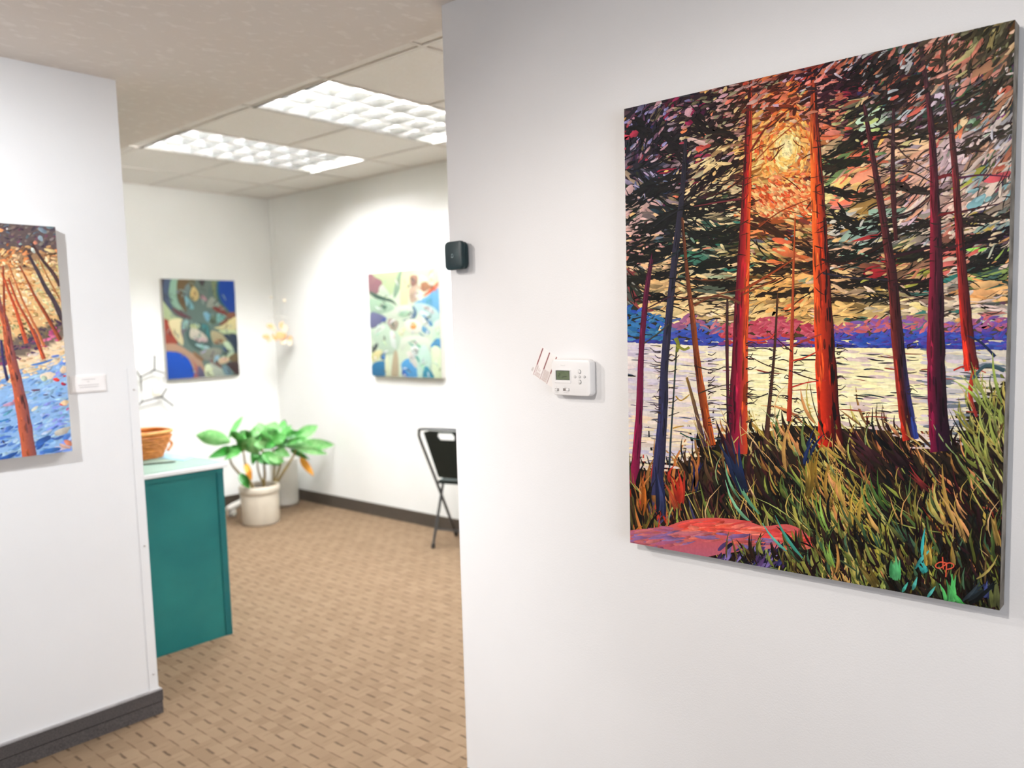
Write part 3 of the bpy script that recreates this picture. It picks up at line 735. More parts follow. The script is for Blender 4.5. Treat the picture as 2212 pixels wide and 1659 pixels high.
text_mesh('maker_name', 'Honeywell', 0.0034, M['faint_ink'], th, tt(900, 598))
text_mesh('switch_text', 'Fan', 0.0026, M['ink'], th, tt(742, 1146))
text_mesh('switch_text', 'Auto  On', 0.0024, M['ink'], th, tt(752, 1278))
text_mesh('switch_text', 'System', 0.0026, M['ink'], th, tt(968, 1156))
text_mesh('switch_text', 'Heat  Off  Cool', 0.0024, M['ink'], th, tt(985, 1290))

# instruction card tucked behind the thermostat
def wz2(x, y, d=0.0): p = on_v((1140+x/11.85, 740+y/11.85), WR_V); return (p[0], WR_V-d, p[2])
ic = thing('instruction_card', 'white card with dark red stripes tucked behind the thermostat', 'card', (1.40, WR_V, 1.30))
A_, B_, C_ = Vector(wz2(450, 165)), Vector(wz2(116, 800)), Vector(wz2(600, 1130))
ex = (C_-B_).normalized(); ey = (A_-B_); ey = (ey-ex*ey.dot(ex)).normalized()
Lx, Ly = (C_-B_).length, (A_-B_).dot(ey)
def cardpt(x, y, d): return tuple(B_+ex*x+ey*y+Vector((0, -d, 0)))
def card_box(x0, x1, y0, y1, d0, d1):
    return MB().add([cardpt(x, y, d) for d in (d0, d1) for y in (y0, y1) for x in (x0, x1)], [(0, 1, 3, 2), (4, 6, 7, 5), (0, 4, 5, 1), (2, 3, 7, 6), (0, 2, 6, 4), (1, 5, 7, 3)])
card_box(0, Lx+0.006, 0, Ly, 0.0, 0.0016).build('card', M['card'], ic)
kx = Lx/0.058
for (x0, ya) in ((0.0035, 0.0), (0.0240, 0.0), (0.0445, 0.0)):
    x0 *= kx
    card_box(x0, x0+0.0030, Ly*0.37, Ly-0.001, 0.0016, 0.0019).build('red_stripe', M['red_ink'], ic)
    for i in range(8):
        card_box(x0, x0+0.0021, Ly*(0.01+0.045*i), Ly*(0.035+0.045*i), 0.0016, 0.0019).build('red_dash', M['red_ink'], ic)
for c0, c1 in ((0.0065, 0.0215), (0.0270, 0.0425)):
    tx = MB()
    for j in range(11):
        xx = (c0+(c1-c0)*(j+0.5)/11)*kx
        yy = Ly*0.02
        top_ = Ly*(0.17 if (c0 < 0.01 and j > 1) else 0.40)
        while yy < top_:
            ln = rng.uniform(0.003, 0.007)
            q = card_box(xx, xx+0.0006, yy, min(yy+ln, top_), 0.0016, 0.00185); tx.add(q.v, q.f); yy += ln+0.0011
    o = tx.build('small_print', M['pink_ink'], ic); o['kind'] = 'stuff'
for j in range(3):
    card_box((0.009+0.004*j)*kx, (0.0098+0.004*j)*kx, Ly*0.2, Ly*(0.36-0.03*j), 0.0016, 0.00185).build('heading_line', M['pink_ink'], ic)
tabp = [wz2(x, y, 0.0008) for x, y in ((135, 625), (200, 655), (150, 745), (90, 705))]
MB().add([(p[0], WR_V-d, p[2]) for d in (0.0, 0.0012) for p in tabp], [(3, 2, 1, 0), (4, 5, 6, 7)]+[(i, (i+1) % 4, 4+(i+1) % 4, 4+i) for i in range(4)]).build('tab', M['grey_plastic'], ic)

# door chime on the wall end
dc = thing('door_chime', 'dark teal square door chime with bell symbol at the wall edge', 'door chime', (1.70, WR_V, 1.615))
cv0 = WR_V-0.034
MB().rbox(1.668, 1.7405, cv0, WR_V-0.017, 1.6155, 1.6965, 0.013, 'v', 7).build('front_cover', M['chime'], dc, True)
MB().rbox(1.670, 1.7385, WR_V-0.0165, WR_V-0.006, 1.6175, 1.6945, 0.013, 'v', 7).build('rear_shell', M['chime'], dc, True)
MB().rbox(1.676, 1.733, WR_V-0.007, WR_V, 1.624, 1.688, 0.010, 'v', 5).build('wall_bracket', M['black'], dc, True)
bc = on_v((930+185/3.951, 480+287/3.951), cv0)
bell = [(-.0042, -.0040), (-.0034, -.0030), (-.0031, .0005), (-.0024, .0034), (0, .0054), (.0024, .0034), (.0031, .0005), (.0034, -.0030), (.0042, -.0040)]
pts = [(bc[0]-x*1.05, cv0-0.0002, bc[2]+y*1.1) for x, y in bell]
MB().tube(pts, 0.00045, 5, True).build('bell_symbol', M['chime_icon'], dc)
MB().tube([(bc[0]+0.0012, cv0-0.0002, bc[2]-0.0056), (bc[0]-0.0012, cv0-0.0002, bc[2]-0.0056)], 0.0004, 5).build('bell_symbol', M['chime_icon'], dc)

# title card beside the left painting
lc = thing('title_card', 'small white title card with faint grey lines beside the left painting', 'card', (WL_U, 1.15, 1.252))
MB().box(WL_U-0.004, WL_U, 1.092, 1.211, 1.252, 1.314).build('card', M['card'], lc)
MB().rbox(WL_U-0.0065, WL_U-0.0045, 1.096, 1.207, 1.256, 1.310, 0.002, 'u', 3).build('card_face', M['card'], lc)
def card_text(y, x0, x1):
    mb = MB(); x = x0
    while x < x1:
        w = rng.uniform(0.003, 0.009); mb.box(WL_U-0.0068, WL_U-0.0064, x, min(x+w, x1), y-0.0006, y+0.0006); x += w+0.0012
    o = mb.build('printed_line', M['ink'], lc)
for y, a, b in ((1.2985, 1.130, 1.174), (1.2905, 1.147, 1.155), (1.2790, 1.118, 1.186), (1.2715, 1.122, 1.184)): card_text(y, a, b)

# ------------------------------------------------------------------ paintings: every brush stroke is a thin ridge of paint on the canvas
class Painter:
    def __init__(s, axis, plane, rect, seed):
        s.axis, s.plane, s.rect = axis, plane, rect      # rect: (a0, a1, z0, z1) with a = u or v
        s.r = random.Random(seed); s.start()
    def start(s): s.px = []; s.h = []; s.c = []; s.f = []
    def height(s, layer): return 0.0003+layer*0.00016+s.r.random()*0.00013
    def ribbon(s, pts, ws, cols, layer):
        # pts: px centre line; ws: width per point; cols: list of colours across (>=2) or list per point
        per = isinstance(cols[0][0], (list, tuple, np.ndarray)); n = len(pts); k = len(cols[0]) if per else len(cols)
        h = s.height(layer); base = len(s.px)
        for i, (x, y) in enumerate(pts):
            x0, y0 = pts[max(i-1, 0)]; x1, y1 = pts[min(i+1, n-1)]
            dx, dy = x1-x0, y1-y0; L = math.hypot(dx, dy) or 1.0
            nx, ny = -dy/L, dx/L
            cc = cols[i] if per else cols
            for j in range(k):
                t = (j/(k-1)-0.5)*ws[i]
                s.px.append((x-nx*t, y-ny*t)); s.h.append(h); s.c.append(cc[j])     # first colour = left side going down
        for i in range(n-1):
            for j in range(k-1):
                s.f.append((base+i*k+j, base+i*k+j+1, base+(i+1)*k+j+1, base+(i+1)*k+j))
    def dab(s, x, y, L, w, ang, col, layer, bend=0.0, jit=14, taper=0.3, var=1.0):
        r = s.r; a = math.radians(ang); ca, sa = math.cos(a), math.sin(a)
        sk = r.uniform(-.12, .12)
        prof = [(-.5, taper*r.uniform(.1, 1.1)), (-.38, r.uniform(.5, .9)), (-.12+sk, 1.0), (.16+sk, r.uniform(.75, 1.0)), (.38, r.uniform(.35, .75)), (.5, taper*r.uniform(.05, .7))]
        pts = []; ws = []
        for t, k in prof:
            b = bend*L*(0.25-t*t)*2+r.uniform(-.06, .06)*w
            pts.append((x+ca*t*L-sa*b, y+sa*t*L+ca*b)); ws.append(w*k)
        j = r.uniform(-jit, jit)
        c = [max(0, min(255, q+j+r.uniform(-jit*.25, jit*.25))) for q in col]
        g = 1-(1-r.uniform(.78, 1.02))*var; c2 = [max(0, min(255, q*g*r.uniform(.98, 1.02))) for q in c]
        e = 1-(1-r.uniform(.78, 1.0))*var
        cols = [[c, c2] if i < 3 else [[q*e for q in c], [q*e for q in c2]] for i in range(6)]
        if r.random() < .5: cols = [[q[1], q[0]] for q in cols]
        s.ribbon(pts, ws, cols, layer)
    def line(s, pts, w0, w1, col, layer, jit=10, k=5, wob=0.0):
        # smooth tapering line through px points
        P = [np.array(p, float) for p in pts]; out = []
        for i in range(len(P)-1):
            p0, p1, p2, p3 = P[max(i-1, 0)], P[i], P[i+1], P[min(i+2, len(P)-1)]
            for q in range(k):
                t = q/k; out.append(.5*((2*p1)+(-p0+p2)*t+(2*p0-5*p1+4*p2-p3)*t*t+(-p0+3*p1-3*p2+p3)*t**3))
        out.append(P[-1]); n = len(out)
        ws = [(w0+(w1-w0)*i/(n-1))*(1+s.r.uniform(-wob, wob)) for i in range(n)]
        j = s.r.uniform(-jit, jit); c = [max(0, min(255, q+j)) for q in col]
        s.ribbon([tuple(p) for p in out], ws, [c, [q*.85 for q in c]], layer)
    def blob(s, pts, col, layer, col2=None, smooth=True):
        P = [np.array(p, float) for p in pts]; n = len(P); out = []
        if smooth:
            for i in range(n):
                p0, p1, p2, p3 = P[i-1], P[i], P[(i+1) % n], P[(i+2) % n]
                for q in range(4):
                    t = q/4; out.append(.5*((2*p1)+(-p0+p2)*t+(2*p0-5*p1+4*p2-p3)*t*t+(-p0+3*p1-3*p2+p3)*t**3))
        else: out = P
        h = s.height(layer); base = len(s.px); ys = [p[1] for p in out]; y0, y1 = min(ys), max(ys)
        for p in out:
            t = (p[1]-y0)/max(y1-y0, 1e-6); c = col if col2 is None else [a*(1-t)+b*t for a, b in zip(col, col2)]
            s.px.append(tuple(p)); s.h.append(h); s.c.append(c)
        s.f.append(tuple(range(base, base+len(out))))
    def grid(s, fn, x0, x1, y0, y1, nx, ny, layer):
        base = len(s.px); h = 0.00025+layer*0.00016
        X, Y = np.meshgrid(np.linspace(x0, x1, nx), np.linspace(y0, y1, ny)); C = fn(X.ravel(), Y.ravel())
        s.px += list(zip(X.ravel().tolist(), Y.ravel().tolist())); s.h += [h]*(nx*ny); s.c += C.tolist()
        for j in range(ny-1):
            for i in range(nx-1):
                a = base+j*nx+i; s.f.append((a, a+1, a+nx+1, a+nx))
    def build(s, name, mat, parent, stuff=True):
        p = np.array(s.px); h = np.array(s.h)
        D = np.stack([(p[:, 0]-CX)/F, (p[:, 1]-CY)/F, np.ones(len(p))], 1) @ M3.T      # rays in (u, v, z)
        i = 0 if s.axis == 'u' else 1
        t = s.plane/D[:, i]; Wp = D*t[:, None]; Wp[:, 2] += CAMH
        a = Wp[:, 1-i]; a = np.clip(a, s.rect[0], s.rect[1]); z = np.clip(Wp[:, 2], s.rect[2], s.rect[3])
        mb = MB()
        mb.v = [((s.plane-hh, aa, zz) if i == 0 else (aa, s.plane-hh, zz)) for hh, aa, zz in zip(h, a, z)]
        mb.f = s.f; mb.c = lin(np.array(s.c)).tolist()
        o = mb.build(name, mat, parent)
        if stuff: o['kind'] = 'stuff'
        s.start(); return o

class Field:
    # inverse-distance field of brush habits over the picture
    def __init__(s, rows):
        s.p = np.array([r[0] for r in rows], float); s.dark = np.array([r[1] for r in rows], float)*.84
        s.lights = [r[2] for r in rows]; s.num = np.array([r[3:7] for r in rows], float)   # density, angle, length, width
    def w(s, x, y):
        d = (s.p[:, 0]-x)**2+(s.p[:, 1]-y)**2+60; w = 1/d**1.6; return w/w.sum()
    def darkcol(s, x, y): return s.w(x, y) @ s.dark
    def at(s, x, y, r):
        w = s.w(x, y); i = r.choices(range(len(w)), w)[0]
        return w @ s.dark, r.choice(s.lights[i]), w @ s.num
    def many(s, X, Y):
        d = (s.p[:, 0][None]-X[:, None])**2+(s.p[:, 1][None]-Y[:, None])**2+60; w = 1/d**1.6; w /= w.sum(1, keepdims=True)
        return w @ s.dark

def interp(xs, ys): return lambda x: float(np.interp(x, xs, ys))

# ---------------- big forest painting on the right wall
PD = 0.04; PV = WR_V-PD
RU0, RU1, RZ0, RZ1 = 0.296, 1.1035, 0.9155, 1.9515
big = thing('forest_painting', 'large vivid canvas of red pine trunks before a lake on the right wall', 'painting', ((RU0+RU1)/2, WR_V, RZ0))
MB().box(RU0, RU1, PV, WR_V-0.003, RZ0, RZ1).build('canvas', M['canvas_edge'], big)
P1 = Painter('v', PV, (RU0, RU1, RZ0, RZ1), 5)
R1 = P1.r
rows = [
 ((1400, 280), (40, 36, 50), [(190, 140, 150), (150, 140, 190), (96, 62, 84)], .22, -60, 11, 7),
 ((1370, 330), (44, 38, 52), [(180, 60, 80), (170, 150, 175), (200, 150, 160)], .30, -60, 11, 7),
 ((1400, 400), (34, 38, 48), [(112, 122, 156), (172, 160, 190)], .22, 60, 11, 6),
 ((1380, 470), (40, 42, 40), [(205, 165, 155), (215, 180, 170)], .40, -30, 11, 8),
 ((1500, 235), (48, 30, 42), [(205, 152, 165), (112, 100, 72), (140, 30, 70)], .25, -20, 12, 8),
 ((1545, 260), (52, 34, 36), [(150, 140, 110), (200, 150, 140)], .25, -30, 12, 8),
 ((1470, 340), (46, 34, 46), [(205, 185, 140), (150, 40, 66), (200, 170, 175)], .35, -30, 14, 8),
 ((1500, 390), (52, 30, 38), [(222, 190, 145), (235, 205, 150)], .5, -32, 20, 8),
 ((1560, 370), (54, 32, 30), [(228, 190, 122), (236, 202, 142)], .55, -32, 22, 8),
 ((1580, 280), (62, 38, 28), [(215, 180, 125), (190, 130, 120)], .4, -30, 16, 7),
 ((1640, 200), (84, 34, 26), [(226, 120, 96), (192, 150, 140)], .5, -32, 18, 8),
 ((1690, 215), (150, 56, 26), [(238, 132, 92), (242, 128, 60)], .6, -32, 18, 9),
 ((1730, 150), (66, 26, 40), [(200, 160, 180), (190, 70, 50)], .35, -30, 14, 7),
 ((1650, 290), (205, 112, 40), [(246, 190, 105), (238, 140, 90)], .6, -38, 18, 8),
 ((1650, 360), (214, 120, 40), [(248, 198, 112), (250, 210, 130)], .7, -35, 20, 8),
 ((1740, 300), (206, 96, 34), [(248, 196, 110), (246, 160, 80)], .6, 30, 16, 8),
 ((1650, 430), (206, 84, 34), [(246, 150, 96), (250, 190, 120)], .55, 40, 16, 8),
 ((1720, 420), (210, 84, 34), [(246, 160, 96), (240, 120, 60)], .55, 20, 16, 8),
 ((1640, 480), (140, 72, 34), [(238, 192, 122), (240, 140, 80)], .5, 0, 14, 9),
 ((1720, 490), (128, 66, 32), [(244, 170, 96), (222, 190, 120)], .45, 20, 14, 9),
 ((1650, 550), (72, 60, 30), [(238, 192, 116), (202, 190, 122)], .45, 14, 20, 8),
 ((1700, 560), (92, 60, 32), [(238, 120, 60), (240, 180, 104)], .45, 14, 20, 8),
 ((1700, 610), (92, 64, 34), [(246, 182, 104), (236, 190, 120)], .55, -16, 24, 11),
 ((1660, 650), (104, 74, 36), [(246, 186, 106), (240, 200, 130)], .68, -20, 24, 12),
 ((1730, 660), (104, 74, 36), [(246, 186, 106), (246, 200, 120)], .75, -16, 26, 13),
 ((1390, 530), (32, 34, 32), [(236, 190, 152), (215, 150, 142)], .38, 0, 10, 8),
 ((1430, 470), (28, 34, 36), [(226, 186, 142), (120, 130, 150)], .28, 30, 12, 8),
 ((1440, 570), (30, 34, 32), [(240, 204, 150), (236, 190, 140)], .42, -5, 14, 9),
 ((1420, 620), (36, 36, 34), [(240, 200, 140), (232, 184, 120)], .55, -8, 26, 12),
 ((1370, 620), (52, 56, 44), [(150, 150, 140), (140, 60, 60)], .3, 60, 14, 7),
 ((1490, 480), (36, 36, 34), [(232, 196, 146), (150, 140, 120)], .4, 20, 12, 9),
 ((1530, 500), (34, 46, 40), [(226, 150, 110), (212, 198, 150), (50, 110, 90)], .35, 30, 14, 8),
 ((1510, 560), (28, 52, 42), [(240, 206, 148), (60, 130, 100), (110, 140, 120)], .4, -4, 22, 10),
 ((1560, 440), (40, 36, 32), [(224, 200, 150), (218, 206, 160)], .32, -16, 16, 8),
 ((1570, 520), (40, 46, 32), [(226, 206, 152), (110, 100, 60)], .25, -6, 20, 8),
 ((1560, 600), (50, 46, 32), [(240, 206, 148), (160, 170, 130)], .45, -8, 30, 9),
 ((1540, 640), (62, 46, 32), [(242, 208, 148), (240, 214, 164)], .55, -8, 34, 9),
 ((1480, 660), (54, 48, 40), [(242, 210, 150), (240, 196, 130)], .65, -6, 24, 13),
 ((1540, 680), (80, 60, 44), [(240, 215, 180), (242, 214, 150)], .6, 5, 26, 9),
 ((1790, 200), (70, 26, 42), [(226, 132, 116), (220, 150, 140)], .5, -10, 20, 10),
 ((1840, 140), (42, 32, 38), [(202, 182, 192), (192, 104, 74)], .22, -42, 16, 8),
 ((1830, 200), (74, 22, 48), [(180, 90, 70), (150, 40, 60)], .3, -20, 18, 9),
 ((1800, 270), (58, 24, 30), [(230, 136, 110), (236, 120, 80)], .45, 0, 16, 10),
 ((1840, 240), (48, 44, 34), [(202, 200, 140), (196, 180, 120)], .3, -32, 20, 8),
 ((1800, 330), (46, 42, 30), [(226, 180, 140), (220, 200, 150)], .4, -20, 12, 8),
 ((1860, 290), (54, 40, 36), [(206, 200, 150), (212, 80, 70)], .25, -30, 18, 8),
 ((1890, 190), (50, 42, 42), [(190, 120, 90), (150, 150, 150)], .15, -50, 18, 9),
 ((1900, 255), (64, 66, 54), [(190, 214, 184), (196, 210, 130)], .35, -20, 26, 12),
 ((1950, 130), (62, 52, 52), [(190, 190, 190), (206, 120, 100)], .2, -50, 16, 8),
 ((1950, 210), (72, 50, 52), [(200, 96, 80), (180, 190, 190)], .25, -40, 20, 9),
 ((1975, 290), (84, 72, 64), [(200, 180, 190), (170, 160, 140)], .15, -40, 20, 9),
 ((2020, 120), (98, 78, 62), [(228, 134, 114), (222, 160, 140)], .4, -48, 26, 10),
 ((2090, 130), (92, 78, 58), [(216, 136, 112), (190, 176, 120)], .35, -48, 26, 9),
 ((2130, 80), (84, 76, 52), [(150, 132, 84), (120, 116, 84)], .35, -55, 30, 10),
 ((2170, 170), (98, 92, 82), [(206, 192, 182), (180, 130, 100)], .3, -55, 24, 9),
 ((2110, 210), (92, 84, 76), [(230, 160, 140), (110, 120, 110)], .25, -35, 26, 8),
 ((2050, 230), (88, 80, 78), [(204, 184, 194), (120, 116, 110)], .2, -40, 20, 10),
 ((2090, 270), (96, 88, 78), [(232, 130, 84), (150, 170, 140), (216, 190, 140)], .3, -50, 22, 10),
 ((1950, 320), (110, 78, 58), [(232, 192, 148), (226, 170, 140)], .55, -20, 32, 11),
 ((1990, 360), (120, 96, 84), [(220, 190, 184), (226, 176, 150)], .5, -30, 34, 10),
 ((2050, 340), (122, 96, 92), [(216, 188, 190), (206, 176, 180)], .55, -50, 30, 14),
 ((2120, 330), (112, 92, 84), [(222, 196, 186), (216, 160, 130)], .5, -42, 36, 10),
 ((2170, 300), (112, 100, 96), [(190, 184, 194), (216, 200, 190)], .4, -55, 30, 10),
 ((1840, 380), (84, 58, 34), [(238, 150, 112), (242, 192, 116), (236, 120, 84)], .65, -28, 36, 11),
 ((1830, 345), (62, 66, 40), [(240, 120, 84), (120, 150, 90)], .3, -25, 26, 9),
 ((1800, 430), (46, 42, 32), [(236, 216, 140), (226, 200, 150)], .3, -8, 16, 9),
 ((1860, 440), (100, 78, 44), [(176, 136, 72), (232, 200, 150)], .45, -25, 34, 11),
 ((1900, 400), (88, 60, 50), [(222, 180, 150), (190, 150, 120)], .4, -25, 30, 9),
 ((1980, 440), (92, 74, 76), [(214, 180, 188), (226, 160, 130)], .5, -45, 32, 10),
 ((2060, 450), (130, 90, 84), [(228, 180, 160), (232, 200, 180)], .6, -20, 28, 12),
 ((2140, 420), (100, 84, 78), [(224, 204, 184), (130, 170, 172)], .5, -40, 32, 12),
 ((2140, 470), (84, 74, 74), [(224, 200, 176), (150, 170, 160)], .4, -40, 28, 10),
 ((1810, 500), (36, 42, 36), [(232, 192, 152), (214, 206, 190)], .4, -20, 26, 10),
 ((1880, 500), (26, 30, 30), [(210, 200, 190), (150, 180, 160)], .18, -30, 26, 8),
 ((1850, 540), (38, 56, 42), [(150, 184, 152), (226, 176, 140)], .35, -8, 34, 11),
 ((1980, 500), (66, 60, 54), [(230, 206, 182), (190, 194, 190)], .45, -25, 30, 9),
 ((1970, 550), (60, 58, 44), [(214, 196, 140), (100, 110, 70)], .35, -28, 30, 10),
 ((2110, 500), (50, 46, 50), [(202, 176, 90), (226, 200, 170)], .35, -25, 28, 9),
 ((2150, 530), (42, 38, 52), [(226, 204, 164), (196, 200, 180)], .35, -30, 40, 8),
 ((2060, 540), (72, 52, 48), [(222, 112, 100), (196, 120, 104)], .4, -20, 26, 13),
 ((1840, 580), (40, 28, 22), [(222, 170, 130), (150, 80, 50)], .3, 8, 30, 9),
 ((1900, 585), (70, 36, 32), [(180, 50, 52), (226, 180, 120)], .35, 0, 34, 10),
 ((1980, 590), (66, 54, 32), [(200, 130, 96), (170, 170, 70)], .45, -34, 40, 10),
 ((2140, 600), (36, 56, 48), [(150, 180, 90), (60, 90, 80)], .3, -10, 36, 11),
 ((1830, 620), (60, 46, 38), [(240, 188, 132), (232, 190, 150)], .5, 14, 40, 10),
 ((1900, 630), (46, 52, 46), [(232, 200, 170), (236, 190, 96)], .4, 10, 36, 9),
 ((1980, 630), (42, 38, 34), [(230, 184, 156), (60, 130, 120)], .45, 10, 36, 10),
 ((2130, 625), (44, 56, 50), [(242, 188, 124), (240, 170, 100)], .55, -8, 46, 13),
 ((1830, 670), (120, 90, 46), [(250, 214, 140), (246, 196, 116)], .8, -4, 44, 15),
 ((1900, 670), (110, 96, 72), [(248, 214, 140), (232, 206, 170)], .65, -14, 36, 11),
 ((1970, 665), (120, 100, 72), [(248, 222, 150), (244, 220, 180)], .75, -4, 44, 14),
 ((2060, 660), (110, 90, 76), [(236, 214, 180), (226, 204, 180)], .6, -4, 24, 14),
 ((2130, 665), (110, 96, 92), [(244, 222, 176), (226, 204, 190)], .7, -6, 46, 14),
]
FD = Field(rows)
horizon = interp([1340, 1600, 1800, 2000, 2200], [738, 749, 750, 752, 756])
hill_top = interp([1340, 1365, 1400, 1440, 1500, 1560, 1610, 1660, 1700, 1750, 1800, 1850, 1900, 1950, 2000, 2060, 2110, 2200], [648, 655, 668, 690, 682, 700, 698, 682, 688, 700, 700, 693, 688, 680, 690, 694, 684, 682])
grass_top = interp([1340, 1365, 1420, 1470, 1520, 1560, 1620, 1680, 1720, 1770, 1800, 1850, 1900, 1960, 2010, 2060, 2110, 2200], [1040, 1030, 1025, 985, 945, 925, 915, 905, 900, 898, 905, 905, 905, 930, 955, 950, 840, 790])
# underpainting
P1.grid(lambda X, Y: FD.many(X, Y), 1330, 2212, 20, 760, 90, 76, 0)
P1.grid(lambda X, Y: np.stack([np.interp(X, [1340, 1500, 1650, 2000, 2200], [206, 226, 246, 240, 200]), np.interp(X, [1340, 1500, 1650, 2000, 2200], [198, 214, 236, 226, 190]), np.interp(X, [1340, 1500, 1650, 2000, 2200], [198, 190, 178, 176, 180])], 1), 1330, 2212, 735, 1010, 40, 12, 1)
P1.grid(lambda X, Y: np.stack([30+18*np.sin(X*.03)**2, 24+14*np.sin(X*.021+1)**2, 16+8*np.sin(X*.05)**2], 1), 1330, 2212, 1000, 1345, 50, 20, 1)
for i in range(60):     # fill ragged grass bank edge
    x = 1345+i*14.5; y = grass_top(x)
    P1.blob([(x-12, y+18+R1.uniform(-6, 10)), (x+12, y+14+R1.uniform(-6, 10)), (x+14, 1020), (x-14, 1020)], (40, 30, 20), 2, smooth=False)
P1.build('painted_ground', M['oil'], big)
# foliage: dark masses, sky flecks, twigs
def top_y(x): return 40+(2196-x)*.2355
def near_sun(x, y): return 1624 < x < 1762 and 225 < y < 480
for i in range(3200):
    x = R1.uniform(1345, 2195); y = R1.uniform(top_y(x)-6, 700)
    if y > hill_top(x): continue
    d, l_, (dn, an, ln, wd_) = FD.at(x, y, R1)
    m_ = R1.choice((0, 0, .12, .25)); col = [(p*(1-m_)+q*m_)*R1.uniform(.55, 1.3) for p, q in zip(d, l_)]
    P1.dab(x, y, ln*R1.uniform(.8, 2.4), wd_*R1.uniform(.6, 1.3), an+R1.gauss(0, 24), col, 1, R1.uniform(-.25, .25), 8)
for i in range(7600):
    x = R1.uniform(1345, 2195); y = R1.uniform(top_y(x)-6, 705)
    if y > hill_top(x)+4: continue
    d, l_, (dn, an, ln, wd_) = FD.at(x, y, R1)
    if R1.random() > dn*1.05: continue
    m_ = R1.choice((0, 0, 0, .2, .4, .6)); col = [p*(1-m_)+q*m_ for p, q in zip(l_, d)]
    sz = math.exp(R1.gauss(.0, .42))
    P1.dab(x, y, ln*sz*R1.uniform(1.0, 1.9), wd_*sz*R1.uniform(.5, .95), an+R1.gauss(0, 11), col, 2, R1.uniform(-.2, .2), 12, .45)
# glowing sun swirl between the two big trunks
for i in range(420):
    a = R1.uniform(0, 2*math.pi); rr = abs(R1.gauss(0, 48)); x = 1700+rr*math.cos(a)*.8; y = 322+rr*math.sin(a)*1.25
    if not 1626 < x < 1758: continue
    if rr < 16: col = (252, 232, 166)
    elif rr < 38: col = R1.choice([(250, 216, 132), (252, 226, 150), (246, 190, 96)])
    elif rr < 70: col = R1.choice([(248, 200, 112), (244, 168, 76), (240, 150, 70), (232, 112, 44)])
    else: col = R1.choice([(244, 160, 80), (236, 110, 50), (246, 180, 110), (222, 84, 40)])
    P1.dab(x, y, R1.uniform(9, 20), R1.uniform(3.5, 7.5), math.degrees(math.atan2(math.cos(a)*1.25, -math.sin(a)*.8)), col, 3, .2, 9)
for i in range(260):
    x = R1.uniform(1626, 1760); y = R1.uniform(390, 470); 
    P1.dab(x, y, R1.uniform(8, 18), R1.uniform(3.5, 7), R1.uniform(0, 60), R1.choice([(244, 150, 90), (238, 112, 56), (248, 190, 116), (214, 78, 36), (246, 204, 140)]), 3, .2, 9)
P1.blob([(1676, 306), (1690, 296), (1708, 300), (1720, 316), (1714, 336), (1700, 346), (1686, 352), (1676, 340), (1684, 324)], (252, 228, 156), 3)
# dark boughs: needles laid along drooping curves
BO = [((1770, 560), (1850, 560), (1930, 520), 26), ((1775, 600), (1850, 612), (1930, 612), 18), ((1800, 470), (1860, 500), (1930, 480), 24), ((1935, 560), (1980, 552), (2020, 540), 16), ((1940, 615), (1985, 622), (2020, 608), 14), ((2040, 540), (2110, 520), (2190, 500), 22),
      ((2080, 580), (2130, 560), (2190, 548), 20), ((1600, 500), (1550, 515), (1480, 512), 22), ((1600, 560), (1540, 570), (1480, 580), 20), ((1605, 440), (1550, 440), (1490, 455), 18), ((1600, 620), (1550, 615), (1490, 600), 12), ((1490, 420), (1540, 380), (1600, 340), 14), ((1480, 460), (1430, 480), (1370, 520), 22),
      ((1470, 530), (1420, 550), (1360, 560), 20), ((1480, 380), (1420, 400), (1360, 440), 24), ((1450, 590), (1410, 600), (1360, 605), 14), ((1620, 480), (1680, 500), (1750, 540), 14), ((1620, 580), (1690, 590), (1760, 570), 14), ((1800, 340), (1850, 300), (1900, 280), 16), ((1900, 230), (1960, 190), (2020, 150), 26), ((1930, 300), (1990, 290), (2050, 260), 24),
      ((2060, 250), (2110, 220), (2180, 170), 26), ((2070, 330), (2120, 310), (2190, 270), 14), ((1800, 180), (1860, 170), (1930, 140), 24), ((1940, 400), (1980, 420), (2030, 410), 10), ((1870, 350), (1820, 350), (1775, 370), 12), ((1890, 420), (1840, 420), (1780, 410), 10), ((2070, 480), (2130, 480), (2190, 460), 12), ((1380, 280), (1430, 300), (1480, 330), 34), ((1500, 260), (1540, 290), (1580, 300), 22),
      ((1940, 500), (1980, 490), (2020, 480), 10), ((1640, 640), (1700, 640), (1760, 625), 6), ((1790, 650), (1860, 645), (1930, 650), 6), ((1400, 640), (1450, 645), (1500, 640), 6)]
for p0, p1, p2, th in BO:
    n = int(th*2.6)+14
    for i in range(n):
        t = R1.random(); x = (1-t)**2*p0[0]+2*t*(1-t)*p1[0]+t*t*p2[0]; y = (1-t)**2*p0[1]+2*t*(1-t)*p1[1]+t*t*p2[1]
        dx = 2*(1-t)*(p1[0]-p0[0])+2*t*(p2[0]-p1[0]); dy = 2*(1-t)*(p1[1]-p0[1])+2*t*(p2[1]-p1[1])
        an = math.degrees(math.atan2(dy, dx))
        d = FD.darkcol(x, y); y += R1.gauss(0, th*.42); x += R1.gauss(0, 8)
        g = R1.choice([(.55, .6, .5), (.45, .42, .4), (.7, .66, .55), (.6, .5, .5)])
        P1.dab(x, y, R1.uniform(18, 48), R1.uniform(3, 7.5), an+R1.gauss(0, 16), [q*k for q, k in zip(d, g)], 4, R1.uniform(-.25, .25), 8, .25)
